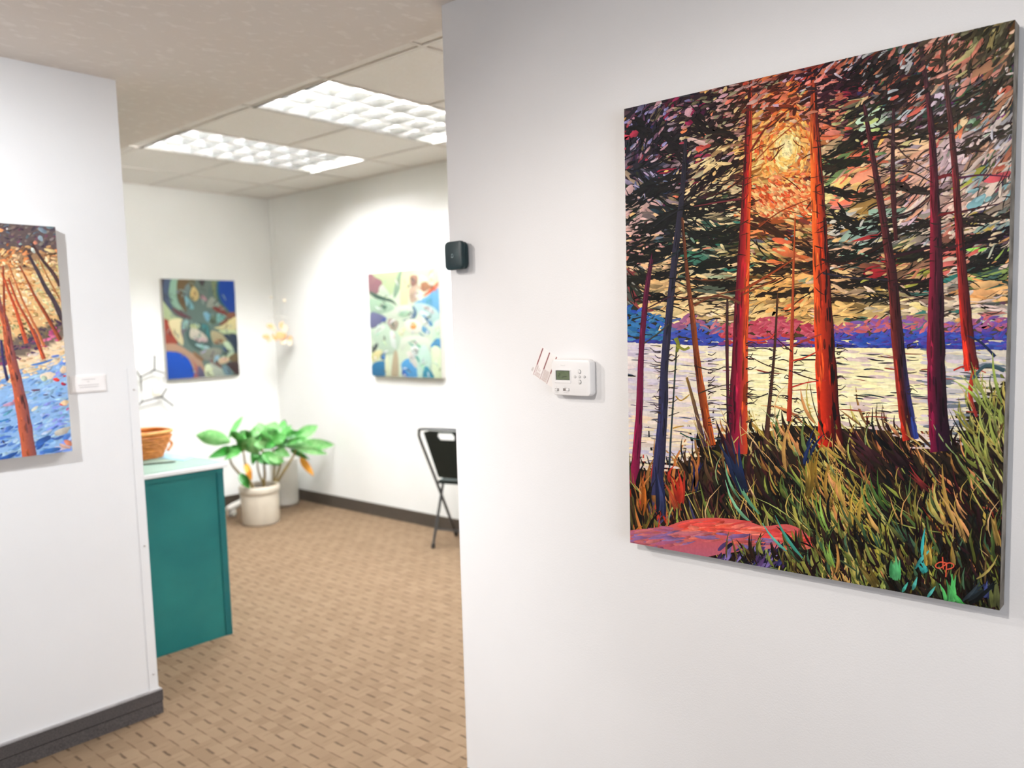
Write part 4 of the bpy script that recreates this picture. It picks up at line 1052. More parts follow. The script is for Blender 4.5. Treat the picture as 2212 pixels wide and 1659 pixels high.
for i in range(1300):
    x = R1.uniform(1345, 2195); y = R1.uniform(top_y(x)+10, 700)
    d, l_, (dn, an, ln, wd_) = FD.at(x, y, R1)
    if near_sun(x, y):
        if R1.random() < .88: continue
        d = np.array((170, 76, 30))
    P1.dab(x, y, R1.uniform(18, 58), R1.uniform(1.2, 3.6), an+R1.gauss(0, 16), d*R1.uniform(.35, .85), 4, R1.uniform(-.3, .3), 6, .2)
for i in range(1500):      # last small touches of sky between the needles
    x = R1.uniform(1345, 2195); y = R1.uniform(top_y(x), 700)
    if y > hill_top(x): continue
    d, l_, (dn, an, ln, wd_) = FD.at(x, y, R1)
    if R1.random() > dn*.8: continue
    P1.dab(x, y, ln*R1.uniform(.4, 1.1), wd_*R1.uniform(.35, .8), an+R1.gauss(0, 18), l_, 5, R1.uniform(-.2, .2), 12, .4)
# a few distinctive patches seen in the canopy
for x, y, L, w, an, c in [(1895, 258, 46, 22, -14, (196, 216, 186)), (1882, 262, 34, 12, -18, (196, 210, 128)), (2085, 250, 34, 16, -45, (238, 126, 78)), (2082, 262, 22, 16, -60, (240, 206, 156)), (2100, 262, 20, 10, -40, (130, 160, 130)),
                          (2030, 210, 18, 22, 80, (206, 190, 206)), (2018, 135, 40, 16, -55, (232, 126, 108)), (2075, 140, 52, 14, -40, (226, 140, 116)), (2170, 195, 34, 14, -30, (214, 116, 90)), (1995, 300, 50, 22, -20, (236, 196, 146)),
                          (1870, 380, 74, 24, -24, (240, 150, 112)), (1820, 395, 44, 16, -30, (242, 200, 116)), (1890, 590, 52, 20, -6, (176, 44, 50)), (2110, 538, 46, 10, -3, (150, 214, 90)), (1865, 440, 60, 16, -22, (168, 128, 70)),
                          (1490, 245, 22, 18, 30, (212, 160, 170)), (1504, 237, 10, 18, 80, (150, 30, 76)), (1552, 220, 24, 14, -20, (214, 166, 166)), (1520, 318, 34, 14, -12, (214, 80, 70)), (1505, 305, 50, 12, 14, (226, 190, 180)),
                          (1370, 290, 14, 22, 60, (196, 60, 84)), (1352, 296, 10, 24, 88, (214, 60, 84)), (2155, 382, 62, 18, -20, (216, 96, 100)), (1700, 545, 64, 18, 16, (238, 120, 70)), (1690, 520, 44, 14, 10, (226, 100, 60)),
                          (1510, 560, 60, 22, 2, (70, 130, 104)), (1360, 410, 26, 16, -60, (216, 180, 176)), (1365, 500, 38, 16, 10, (226, 176, 166)), (1345, 560, 30, 16, -20, (226, 150, 130)), (2130, 612, 70, 17, -6, (242, 190, 124)), (2120, 632, 64, 17, -3, (244, 182, 120)), (2110, 436, 50, 22, -40, (130, 176, 178))]:
    P1.dab(x, y, L, w, an, c, 4, .05, 8, .5)
P1.build('painted_foliage', M['oil'], big)

# far shore and water
for i in range(900):
    x = R1.uniform(1345, 2185); t = R1.random(); y = hill_top(x)+t*(horizon(x)-hill_top(x)-4)+2
    if x < 1440: cs = [(52, 112, 164), (46, 84, 172), (40, 100, 150), (66, 128, 170)]
    elif x < 1560: cs = [(190, 110, 120), (150, 90, 130), (90, 110, 160)] if t < .45 else [(54, 84, 176), (48, 74, 168), (70, 80, 170)]
    elif x < 1760: cs = [(196, 80, 96), (206, 96, 110), (180, 60, 80)] if t < .6 else [(96, 74, 160), (130, 70, 130), (190, 60, 60)]
    else: cs = [(206, 104, 108), (170, 96, 140), (120, 84, 160)] if t < .42 else [(84, 66, 156), (70, 72, 168), (60, 84, 180), (44, 80, 170)]
    P1.dab(x, y, R1.uniform(14, 30), R1.uniform(4, 9), R1.uniform(-60, 30) if t < .6 else R1.uniform(-10, 10), R1.choice(cs), 5, R1.uniform(-.2, .2), 10, .3, .6)
for x in np.arange(1345, 2190, 12):
    P1.dab(x, horizon(x)-3, 22, 8, 1, (52, 62, 150) if not 1600 < x < 1760 else (96, 66, 130), 5, 0, 10)
for i in range(1500):
    x = R1.uniform(1345, 2180); y = R1.uniform(horizon(x)+2, 1015)
    if y > grass_top(x)+20: continue
    if x < 1430: cs = [(206, 196, 204), (196, 186, 200), (226, 214, 204), (214, 200, 196)]
    elif x < 1570: cs = [(222, 206, 206), (238, 226, 190), (234, 216, 190), (206, 196, 206)]
    elif x < 1780: cs = [(252, 244, 190), (250, 240, 180), (248, 236, 184), (252, 246, 206)]
    elif x < 2000: cs = [(250, 242, 186), (248, 238, 192), (250, 242, 190), (222, 200, 190), (252, 244, 196), (212, 188, 182)]
    else: cs = [(214, 200, 206), (196, 190, 190), (230, 220, 190), (110, 120, 130)]
    if y > 900 and x < 1570: cs = [(240, 220, 180), (236, 212, 180), (226, 210, 196), (200, 190, 206)]
    P1.dab(x, y, R1.uniform(24, 64), R1.uniform(4, 9), R1.uniform(-1, 7) , R1.choice(cs), 5, R1.uniform(-.05, .05), 6, .4, .3)
for i in range(90):
    x = R1.uniform(1560, 2160); y = R1.uniform(758, 905)
    P1.dab(x, y, R1.uniform(16, 60), R1.uniform(1.4, 3.4), R1.uniform(-4, 9), R1.choice([(40, 34, 40), (60, 46, 40), (150, 60, 40), (30, 50, 60)]), 6, R1.uniform(-.1, .1), 10)
for i in range(50):
    x = R1.uniform(1350, 1560); y = R1.uniform(745, 1000)
    P1.dab(x, y, R1.uniform(14, 40), R1.uniform(1.2, 2.6), R1.uniform(-4, 9), R1.choice([(110, 100, 120), (60, 70, 90), (150, 130, 130)]), 6, 0, 10)
P1.build('painted_lake', M['oil'], big)

# trunks: (points, widths, colours across from left to right edge at top and at bottom)
def trunk(pts, ws, ctop, cbot, layer=7, streak=40, rough=.07, cmid=None, tm=.3):
    P = [np.array(p, float) for p in pts]; out = []; wo = []; k = 7
    for i in range(len(P)-1):
        p0, p1, p2, p3 = P[max(i-1, 0)], P[i], P[i+1], P[min(i+2, len(P)-1)]
        for q in range(k):
            t = q/k; out.append(tuple(.5*((2*p1)+(-p0+p2)*t+(2*p0-5*p1+4*p2-p3)*t*t+(-p0+3*p1-3*p2+p3)*t**3))); wo.append(ws[i]*(1-t)+ws[i+1]*t)
    out.append(tuple(P[-1])); wo.append(ws[-1]); n = len(out)
    cols = []
    for i in range(n):
        t = i/(n-1)
        if cmid is None: cols.append([[a*(1-t)+b*t for a, b in zip(c0, c1)] for c0, c1 in zip(ctop, cbot)])
        elif t < tm: cols.append([[a*(1-t/tm)+b*t/tm for a, b in zip(c0, c1)] for c0, c1 in zip(ctop, cmid)])
        else: cols.append([[a*(1-(t-tm)/(1-tm))+b*(t-tm)/(1-tm) for a, b in zip(c0, c1)] for c0, c1 in zip(cmid, cbot)])
    P1.ribbon(out, [w*R1.uniform(1-rough, 1+rough) for w in wo], cols, layer)
    m = len(ctop)
    for q in range(streak):         # bark streaks
        i = R1.randrange(1, n-2); s_ = R1.uniform(-.42, .42); t = i/(n-1)
        ci = min(m-1, int((s_+.5)*m)); c = cols[i][ci]
        dx, dy = out[i+1][0]-out[i-1][0], out[i+1][1]-out[i-1][1]; L = math.hypot(dx, dy)
        nx = dy/L
        kk = R1.choice((.6, .75, 1.2, 1.35))
        P1.dab(out[i][0]+nx*s_*wo[i], out[i][1], R1.uniform(22, 60), max(1.2, wo[i]*R1.uniform(.05, .16)), math.degrees(math.atan2(dy, dx)), [min(255, a*kk) for a in c], layer+1, 0, 10)
DKR = (58, 14, 16)
trunk([(1408, 560), (1396, 640), (1386, 760), (1381, 900), (1370, 1045)], [8, 11, 12, 15, 21], [(70, 24, 44), (60, 16, 40)], [(150, 24, 70), (96, 14, 50)], streak=26)
trunk([(1482, 300), (1474, 420), (1458, 560), (1446, 680), (1436, 790), (1432, 900), (1418, 1070)], [7, 11, 14, 15, 17, 21, 27], [(40, 36, 44), (34, 32, 38)], [(52, 52, 92), (36, 34, 52)], streak=40)
trunk([(1474, 470), (1486, 600), (1496, 680), (1508, 790), (1522, 880), (1537, 962)], [5, 8, 11, 14, 17, 20], [(70, 40, 30), (90, 50, 30)], [(96, 34, 20), (196, 84, 26)], streak=30)
trunk([(1484, 815), (1502, 880), (1522, 965)], [5, 8, 11], [(150, 116, 50), (110, 80, 40)], [(74, 50, 70), (60, 40, 50)], streak=6)
trunk([(1463, 735), (1456, 850), (1449, 960), (1447, 1010)], [3, 3.5, 4, 3], [(40, 60, 50), (50, 50, 40)], [(40, 60, 64), (40, 50, 70)], streak=3)
trunk([(1572, 640), (1571, 740), (1573, 850), (1575, 930)], [4, 7, 7, 9], [(60, 40, 30), (50, 40, 34)], [(50, 20, 40), (120, 20, 50)], streak=8)
trunk([(1680, 640), (1676, 720), (1670, 800), (1660, 900), (1656, 960)], [3.5, 5, 6, 9, 12], [(60, 36, 26), (70, 40, 26)], [(56, 34, 34), (96, 60, 40)], streak=8)
trunk([(1718, 470), (1714, 600), (1711, 740), (1708, 820), (1705, 910)], [3, 5, 8, 9, 11], [(170, 90, 40), (150, 60, 30)], [(190, 60, 36), (140, 30, 24)], streak=12)
trunk([(1622, 180), (1618, 280), (1613, 420), (1607, 560), (1602, 680), (1598, 800), (1592, 980)], [6, 15, 20, 26, 31, 37, 45], [(56, 22, 22), (96, 26, 22), (150, 50, 30)], [(70, 10, 34), (140, 18, 54), (186, 66, 24)], streak=110, cmid=[(84, 14, 20), (160, 26, 20), (220, 80, 30)])
trunk([(1757, 160), (1760, 270), (1766, 400), (1774, 560), (1780, 700), (1788, 850), (1796, 965)], [8, 19, 27, 35, 40, 46, 54], [(96, 34, 30), (140, 56, 36), (66, 22, 22)], [(232, 42, 18), (130, 20, 14), (28, 8, 12)], streak=130, cmid=[(240, 116, 40), (206, 66, 24), (60, 16, 16)], tm=.28)
trunk([(1868, 230), (1886, 340), (1908, 470), (1928, 600), (1940, 740), (1955, 870), (1968, 950)], [8, 12, 16, 22, 27, 31, 36], [(80, 36, 40), (66, 30, 36), (50, 24, 30)], [(206, 46, 22), (40, 12, 20), (40, 66, 150)], streak=80, cmid=[(110, 40, 36), (64, 24, 26), (44, 20, 24)], tm=.6)
trunk([(1931, 235), (1929, 330), (1930, 420), (1936, 520)], [6, 9, 12, 8], [(64, 40, 44), (54, 34, 40)], [(76, 30, 30), (50, 20, 24)], streak=20)
trunk([(1988, 92), (2004, 200), (2014, 300), (2020, 440), (2023, 590), (2022, 740), (2026, 880), (2034, 975)], [9, 11, 14, 21, 28, 38, 42, 48], [(56, 46, 46), (60, 44, 46), (54, 40, 44)], [(120, 14, 56), (36, 10, 34), (24, 10, 22)], streak=110, cmid=[(140, 30, 50), (84, 24, 36), (44, 20, 30)], tm=.42)
trunk([(2036, 95), (2050, 230), (2062, 350), (2070, 460), (2080, 600), (2090, 720), (2100, 800)], [8, 11, 14, 17, 22, 28, 33], [(80, 66, 60), (76, 60, 56), (64, 50, 50)], [(222, 50, 28), (130, 30, 26), (60, 20, 24)], streak=70, cmid=[(130, 32, 36), (84, 24, 28), (46, 18, 22)], tm=.5)
trunk([(2106, 800), (2096, 850), (2110, 900)], [14, 9, 6], [(200, 60, 30), (160, 50, 30)], [(150, 40, 40), (120, 40, 40)], streak=4)
P1.build('painted_trunks', M['oil'], big)
# branches
br = [([(1600, 630), (1660, 595), (1715, 560)], 6, 3, (150, 64, 30)), ([(1600, 655), (1560, 640), (1500, 645), (1455, 640)], 6, 2, (96, 50, 30)), ([(1598, 640), (1640, 620), (1690, 600)], 4, 2, (130, 60, 30)),
      ([(1600, 430), (1560, 436), (1500, 446)], 5, 2, (96, 30, 36)), ([(1608, 380), (1570, 410), (1520, 430)], 4, 2, (70, 34, 30)), ([(1450, 640), (1420, 655), (1395, 668)], 3, 2, (60, 30, 40)), ([(1446, 700), (1420, 722), (1392, 742)], 4, 2, (60, 60, 50)),
      ([(1475, 450), (1440, 470), (1400, 500)], 4, 2, (34, 34, 38)), ([(1470, 540), (1440, 560), (1400, 575)], 5, 2, (30, 40, 44)), ([(1490, 600), (1530, 606), (1590, 600)], 4, 2, (90, 54, 34)), ([(1500, 660), (1540, 640), (1600, 625)], 5, 2, (106, 56, 30)),
      ([(1775, 560), (1820, 570), (1880, 545), (1925, 520)], 6, 3, (50, 26, 22)), ([(1778, 590), (1840, 600), (1920, 605)], 5, 3, (36, 30, 40)), ([(1925, 555), (1970, 545), (2010, 535)], 7, 4, (50, 24, 32)), ([(1930, 615), (1980, 610), (2012, 600)], 6, 3, (44, 22, 26)),
      ([(1925, 470), (1970, 455), (2008, 425)], 5, 3, (60, 36, 36)), ([(2026, 385), (2050, 378), (2065, 382)], 8, 6, (110, 34, 40)), ([(2072, 385), (2120, 378), (2180, 382)], 5, 2, (80, 36, 60)), ([(2068, 460), (2110, 450), (2160, 440)], 5, 2, (76, 40, 44)),
      ([(2074, 540), (2120, 520), (2180, 500)], 6, 2, (48, 30, 40)), ([(2026, 465), (2062, 458)], 6, 5, (120, 36, 40)), ([(2030, 545), (2075, 528)], 8, 6, (60, 26, 32)), ([(2080, 300), (2110, 284), (2150, 262)], 4, 2, (70, 56, 56)), ([(1925, 300), (1960, 340), (2010, 370)], 4, 2, (70, 50, 46)),
      ([(1930, 370), (1970, 372), (2015, 395)], 4, 2, (44, 34, 36)), ([(1935, 370), (1900, 360), (1860, 340)], 4, 2, (50, 36, 36)), ([(1700, 800), (1660, 790), (1620, 770)], 3, 1.5, (60, 30, 26)), ([(1710, 750), (1740, 735), (1775, 722)], 5, 3, (150, 50, 40)), ([(1712, 760), (1690, 742), (1660, 715)], 3, 1.5, (80, 40, 36)),
      ([(1708, 780), (1740, 772), (1780, 752)], 4, 2, (196, 60, 36)), ([(1706, 800), (1735, 812), (1775, 824)], 3, 1.5, (60, 30, 30)), ([(1675, 760), (1650, 752), (1610, 756)], 2.5, 1.5, (40, 30, 34)), ([(1660, 850), (1630, 860), (1612, 855)], 2.5, 1.5, (40, 34, 34)), ([(1712, 836), (1745, 826), (1785, 822)], 3, 2, (196, 50, 40)),
      ([(1510, 850), (1540, 838), (1575, 830)], 3, 1.5, (60, 50, 34)), ([(1500, 790), (1540, 800), (1565, 792)], 2.5, 1.2, (40, 40, 40)), ([(1470, 935), (1490, 945), (1515, 950)], 3, 2, (50, 90, 80)), ([(1460, 855), (1472, 865), (1490, 852)], 3, 2, (190, 150, 60)), ([(1454, 925), (1465, 922), (1478, 920)], 3, 2, (190, 140, 50)),
      ([(1610, 730), (1630, 735), (1660, 732), (1675, 720)], 6, 2, (220, 70, 50)), ([(1785, 950), (1760, 880), (1750, 830)], 3, 1, (60, 40, 30)), ([(2060, 800), (2090, 790), (2130, 805)], 4, 2, (190, 50, 40)), ([(1462, 745), (1478, 755), (1490, 750)], 7, 5, (140, 140, 50)), ([(1460, 730), (1466, 745), (1462, 760)], 9, 6, (130, 136, 50)),
      ([(2150, 770), (2120, 740), (2090, 725)], 7, 3, (36, 46, 84)), ([(2170, 800), (2130, 790), (2100, 820)], 10, 5, (50, 76, 84)), ([(1350, 340), (1370, 325), (1395, 318)], 2, 1, (40, 46, 60)), ([(1640, 490), (1690, 455), (1750, 430)], 3, 1.5, (140, 60, 30)), ([(1620, 330), (1660, 270), (1700, 240), (1745, 200)], 4, 2, (120, 44, 24)), ([(1630, 350), (1680, 300), (1740, 250)], 2.5, 1.5, (170, 76, 30)),
      ([(1650, 240), (1690, 232), (1730, 240)], 5, 2, (66, 34, 24))]
for pts, w0, w1, c in br: P1.line(pts, w0, w1, c, 8, wob=.15)
for i in range(150):      # short broken twigs off the lower trunks
    x, tx = R1.choice([(1612, 1), (1582, -1), (1662, 1), (1716, 1), (1704, -1), (1445, 1), (1428, -1), (1530, 1), (1960, 1), (1808, 1)])
    y = R1.uniform(740, 920); L = R1.uniform(6, 26)*tx
    P1.line([(x, y), (x+L*.5, y+R1.uniform(-5, 3)), (x+L, y+R1.uniform(-10, 6))], 2.4, 1, (50, 34, 34), 8)
for i in range(420):
    x = R1.uniform(1350, 2190); y = top_y(x)+abs(R1.gauss(0, 70))
    if near_sun(x, y) and y > 260: continue
    d, l_, (dn, an, ln, wd_) = FD.at(x, y, R1)
    col = d*R1.uniform(.6, 1.1) if R1.random() < .72 else l_
    P1.dab(x, y, ln*R1.uniform(.7, 1.7), wd_*R1.uniform(.5, 1.0), an+R1.gauss(0, 18), col, 9, R1.uniform(-.2, .2), 10)
for i in range(120):       # needles crossing the trunks
    tx = R1.choice([(1610, 1), (1768, 1), (1900, 1), (1930, 1), (2018, 1), (2070, 1), (1465, 1)]); x = tx[0]+R1.gauss(0, 14); y = R1.uniform(260, 640)
    d = FD.darkcol(x, y)
    P1.dab(x, y, R1.uniform(12, 34), R1.uniform(1.2, 2.8), R1.gauss(-10, 22), d*.55, 9, R1.uniform(-.3, .3), 6, .2)
P1.build('painted_branches', M['oil'], big)

# grass bank: long curved blades, laid from back to front
lean = interp([1340, 1500, 1700, 1900, 2050, 2200], [84, 66, 58, 50, 54, 58])
def blade(x, y, L, w, col, layer, lean_a, curve):
    if w > 9:                      # a loaded brush splits into bristle strands
        n = 3 if w < 14 else 5
        for k in range(n):
            o_ = (k/(n-1)-.5)*w*.75; g = R1.uniform(.72, 1.12)
            blade(x+o_+R1.uniform(-1, 1), y+R1.uniform(-.08, .08)*L, L*R1.uniform(.72, 1.05), min(8.8, w*R1.uniform(.36, .55)), [min(255, q*g) for q in col], layer, lean_a+R1.gauss(0, 4), curve+R1.gauss(0, .12))
        return
    a = math.radians(lean_a)
    pts = []
    for t in (0, .22, .45, .7, 1):
        aa = a+curve*(t-.2)
        pts.append((x-math.cos(aa)*L*t, y-math.sin(aa)*L*t))
    ws = [w*.35, w*R1.uniform(.8, 1), w*R1.uniform(.8, 1), w*.6, w*.12]
    j = R1.uniform(-14, 14); c = [max(0, min(255, q+j)) for q in col]; e = R1.uniform(.6, .95)
    cols = [[[q*e for q in c], [q*e*.82 for q in c]]]*2+[[c, [q*.82 for q in c]]]*3
    P1.ribbon(pts, ws, cols, layer)
GR = [(176, 140, 62), (196, 158, 76), (150, 120, 52), (124, 112, 50), (96, 92, 40), (214, 160, 96), (224, 146, 84)]
DK = [(22, 15, 10), (34, 21, 14), (48, 29, 19), (28, 25, 17), (40, 15, 20), (16, 18, 20)]
YL = [(214, 182, 86), (196, 160, 70), (226, 176, 96), (176, 150, 60), (206, 190, 100), (232, 160, 96)]
OR = [(206, 124, 60), (226, 112, 60), (150, 96, 44), (206, 60, 40), (96, 84, 40), (64, 60, 96), (120, 110, 50)]
BR = [(150, 104, 52), (110, 76, 40), (176, 124, 64), (84, 56, 34), (226, 150, 90), (70, 30, 30)]
GN = [(112, 128, 60), (90, 116, 60), (150, 160, 66), (66, 84, 44), (176, 170, 76), (100, 92, 42)]
LG = [(150, 164, 76), (176, 186, 96), (124, 132, 60), (196, 176, 90), (90, 96, 50), (206, 196, 116)]
MR = [(84, 30, 34), (60, 22, 28), (150, 60, 40), (214, 130, 80), (110, 80, 44)]
clump = [((1390, 1080), .35, OR), ((1450, 1090), .4, OR), ((1520, 1040), .5, BR), ((1600, 1060), .55, BR), ((1680, 970), .3, YL), ((1700, 1020), .4, BR), ((1790, 1010), .3, YL), ((1810, 1080), .25, YL), ((1860, 1150), .2, YL), ((1690, 1120), .6, GN), ((1760, 1130), .45, GN),
         ((1900, 960), .45, BR), ((1930, 1000), .6, MR), ((1990, 1000), .5, BR), ((1980, 1060), .62, MR), ((2070, 1010), .75, BR), ((2110, 1120), .8, MR), ((2050, 1130), .5, YL), ((1990, 1130), .5, GN), ((1940, 1090), .4, GN), ((1950, 1220), .55, GN), ((2120, 1250), .75, MR), ((2150, 1300), .4, GN), ((2140, 900), .15, LG), ((2110, 960), .3, LG), ((2165, 1050), .35, LG), ((1880, 1240), .2, LG), ((1770, 1220), .6, GN), ((1830, 1230), .4, YL), ((2010, 1290), .7, GN)]
CP = np.array([c[0] for c in clump], float); CD = np.array([c[1] for c in clump])
for lay, n in ((4, 700), (5, 620), (6, 620), (7, 420)):
    for i in range(n):
        x = R1.uniform(1350, 2190); gt = grass_top(x)
        y = gt+(R1.random()**(1.2 if lay == 4 else .8))*(1345-gt)
        y = max(y, gt+16); fr = (y-gt)/(1330-gt)
        w_ = 1/(((CP[:, 0]-x)**2+(CP[:, 1]-y)**2)+150)**2; w_ /= w_.sum()
        dk_ = float(w_ @ CD)*(1.3 if lay in (4, 6) else 1.0)
        if R1.random() < dk_: c = R1.choice(DK)
        else: c = R1.choice(clump[R1.choices(range(len(clump)), w_)[0]][2])
        L = math.exp(R1.gauss(3.95, .38))*(1.1 if fr > .35 else .8)
        la = lean(x)-6+R1.gauss(0, 8)+(14 if fr > .6 else 0); cu = R1.gauss(.3, .25)
        blade(x, y, L*1.15, R1.uniform(3.4, 9.8), c, lay, la, cu)
for i in range(170):       # fine light blades over the top
    x = R1.uniform(1380, 2170); gt = grass_top(x); y = gt+R1.uniform(10, 400)
    if y > 1310: continue
    blade(x, y, R1.uniform(36, 110), R1.uniform(1.4, 3.6), R1.choice([(216, 196, 104), (206, 176, 88), (226, 170, 100), (176, 186, 96), (150, 170, 110), (232, 190, 130)]), 8, lean(x)-4+R1.gauss(4, 13), R1.uniform(-.2, .9))
# sweeping yellow tuft, greens and teal accents, blue roots
for x, y, L, w, c, la, cu in [(1872, 1262, 150, 9, (190, 176, 70), 128, -1.1), (1890, 1250, 160, 8, (176, 170, 66), 120, -1.3), (1880, 1240, 120, 10, (204, 184, 84), 104, -.6), (1868, 1230, 130, 7, (214, 190, 96), 96, -.4), (1900, 1230, 140, 6, (160, 160, 60), 92, .3),
                            (1850, 1160, 150, 12, (196, 158, 66), 74, .35), (1836, 1120, 140, 10, (206, 164, 74), 66, .4), (1858, 1180, 160, 8, (180, 150, 60), 84, .3), (1900, 1120, 90, 12, (110, 150, 70), 50, .4), (1920, 1100, 90, 12, (90, 130, 60), 48, .3), (1800, 1100, 120, 10, (196, 150, 70), 62, .4),
                            (1770, 1060, 110, 11, (190, 146, 60), 70, .3), (1745, 1080, 110, 14, (170, 136, 54), 100, -.3), (2000, 1150, 120, 10, (150, 140, 60), 60, .5), (2060, 1130, 130, 9, (190, 150, 76), 70, .2), (2085, 1180, 120, 12, (206, 160, 90), 80, -.2), (1700, 1020, 110, 9, (200, 150, 80), 76, .4),
                            (2160, 960, 150, 11, (160, 172, 86), 64, .5), (2150, 900, 130, 12, (150, 162, 76), 56, .3), (2140, 1010, 120, 12, (176, 180, 90), 60, .4), (2165, 870, 110, 8, (176, 196, 100), 70, .2), (2110, 940, 90, 10, (150, 140, 60), 40, .4), (2120, 870, 80, 10, (170, 190, 90), 60, -.3),
                            (1640, 1110, 130, 8, (90, 150, 110), 50, .3), (1600, 1080, 90, 6, (120, 180, 130), 54, .3), (1625, 1130, 110, 7, (130, 196, 150), 40, .4), (1760, 1000, 100, 9, (110, 130, 70), 50, .6), (1500, 1060, 110, 12, (216, 130, 70), 100, -.3), (1390, 1110, 90, 13, (200, 110, 40), 96, -.2), (1470, 1090, 70, 16, (214, 60, 40), 88, 0), (1462, 1100, 60, 12, (226, 90, 50), 70, 0),
                            (1610, 1060, 130, 20, (34, 50, 90), 66, .1), (1430, 1110, 100, 20, (44, 50, 90), 90, 0), (1500, 1060, 60, 14, (44, 46, 96), 96, 0), (1740, 1000, 80, 14, (30, 46, 90), 100, .2), (1585, 1000, 90, 20, (60, 20, 34), 70, .1), (1960, 1010, 70, 30, (40, 18, 24), 40, .1), (1900, 1000, 110, 34, (56, 22, 28), 36, .1), (2010, 1060, 80, 12, (140, 40, 40), 44, .2)]:
    blade(x, y, L, w, c, 9, la, cu)
# rock
P1.blob([(1350, 1190), (1352, 1152), (1380, 1143), (1430, 1140), (1480, 1124), (1540, 1118), (1610, 1124), (1650, 1136), (1700, 1132), (1735, 1146), (1752, 1168), (1740, 1184), (1690, 1176), (1640, 1176), (1600, 1190), (1540, 1200), (1500, 1215), (1420, 1195)], (206, 84, 76), 10, (176, 90, 110))
for i in range(240):
    x = R1.uniform(1362, 1750); yt = float(np.interp(x, [1362, 1480, 1560, 1650, 1750], [1148, 1126, 1122, 1136, 1160])); y = yt+R1.uniform(2, 46)
    if y > 1186 and x > 1560: continue
    cs = [(190, 100, 110), (170, 90, 120), (150, 110, 160), (206, 110, 110)] if x < 1470 else ([(246, 100, 80), (240, 84, 70), (250, 130, 110), (222, 70, 66)] if y < yt+24 else [(206, 96, 96), (196, 110, 120), (150, 110, 160), (226, 110, 90)])
    P1.dab(x, y, R1.uniform(20, 60), R1.uniform(4, 9), R1.uniform(-14, 10), R1.choice(cs), 11, R1.uniform(-.1, .1), 10)
for i in range(60):
    x = R1.uniform(1550, 1700); y = R1.uniform(1176, 1232); P1.dab(x, y, R1.uniform(16, 40), R1.uniform(4, 9), R1.uniform(-80, -30), R1.choice([(60, 40, 80), (84, 60, 110), (30, 24, 50), (130, 110, 170), (50, 50, 100)]), 11, 0, 10)
for i in range(330):      # foreground grass in front of the rock
    x = R1.uniform(1560, 2165); yb = 1165+(x-1361)*.19; y = yb-R1.uniform(-6, 70) if x < 1760 else yb-R1.uniform(-6, 120)
    if x < 1760 and y < 1172+(1760-x)*.16: continue
    q = R1.random(); c = R1.choice(DK) if q < .55 else R1.choice([(90, 96, 44), (120, 130, 56), (150, 146, 66), (60, 76, 44), (110, 86, 44), (66, 100, 70)])
    blade(x, y, R1.uniform(24, 66), R1.uniform(4, 10), c, 12, lean(x)+R1.gauss(8, 16), R1.uniform(-.2, .6))
for x, y, L, w, c, la, cu in [(1790, 1150, 100, 12, (150, 190, 84), 60, .3), (1800, 1222, 60, 12, (140, 180, 80), 62, .3), (1806, 1240, 80, 12, (206, 150, 76), 96, -.3), (1735, 1205, 110, 7, (80, 170, 150), 48, .2), (1700, 1190, 80, 6, (90, 190, 170), 40, .2), (1935, 1250, 54, 24, (86, 176, 110), 86, 0), (1978, 1228, 60, 8, (66, 180, 176), 120, .2), (1992, 1200, 60, 7, (60, 190, 190), 92, .1),
                            (2000, 1236, 30, 14, (70, 196, 190), 60, 0), (1950, 1278, 24, 8, (80, 190, 170), 120, 0), (1972, 1274, 30, 8, (84, 190, 176), 110, 0), (2004, 1290, 30, 8, (80, 180, 170), 126, 0), (2050, 1310, 70, 22, (86, 190, 100), 100, -.3), (2080, 1312, 60, 16, (84, 190, 96), 56, 0), (2006, 1220, 60, 14, (206, 170, 70), 88, 0), (2060, 1220, 50, 12, (186, 150, 70), 84, 0), (2110, 1250, 70, 6, (196, 176, 100), 150, -.4),
                            (2100, 1300, 80, 22, (22, 30, 34), 140, 0), (2086, 1296, 60, 16, (44, 56, 64), 146, 0), (2150, 1310, 60, 22, (110, 116, 66), 90, 0), (2130, 1290, 40, 14, (60, 70, 130), 100, 0), (2160, 1180, 70, 14, (200, 160, 80), 74, 0), (1895, 1265, 60, 16, (130, 110, 50), 60, 0)]:
    blade(x, y, L, w, c, 13, la, cu)
P1.build('painted_grass', M['oil'], big)
# signature: the letters d and p sharing one stroke
sg = lambda x, y: (1760+x/2.861, 800+y/2.861)
P1.line([sg(792, 1152), sg(795, 1190), sg(797, 1228)], 2.6, 2.4, (232, 92, 66), 14, 0)
P1.line([sg(815, 1190), sg(780, 1183), sg(752, 1198), sg(752, 1214), sg(775, 1220), sg(800, 1206), sg(830, 1188), sg(858, 1196), sg(860, 1212), sg(840, 1224), sg(814, 1228)], 2.6, 2.4, (232, 92, 66), 14, 0)
P1.line([sg(818, 1186), sg(815, 1230), sg(812, 1276)], 2.6, 2.4, (232, 92, 66), 14, 0)
P1.build('signature', M['oil'], big, False)

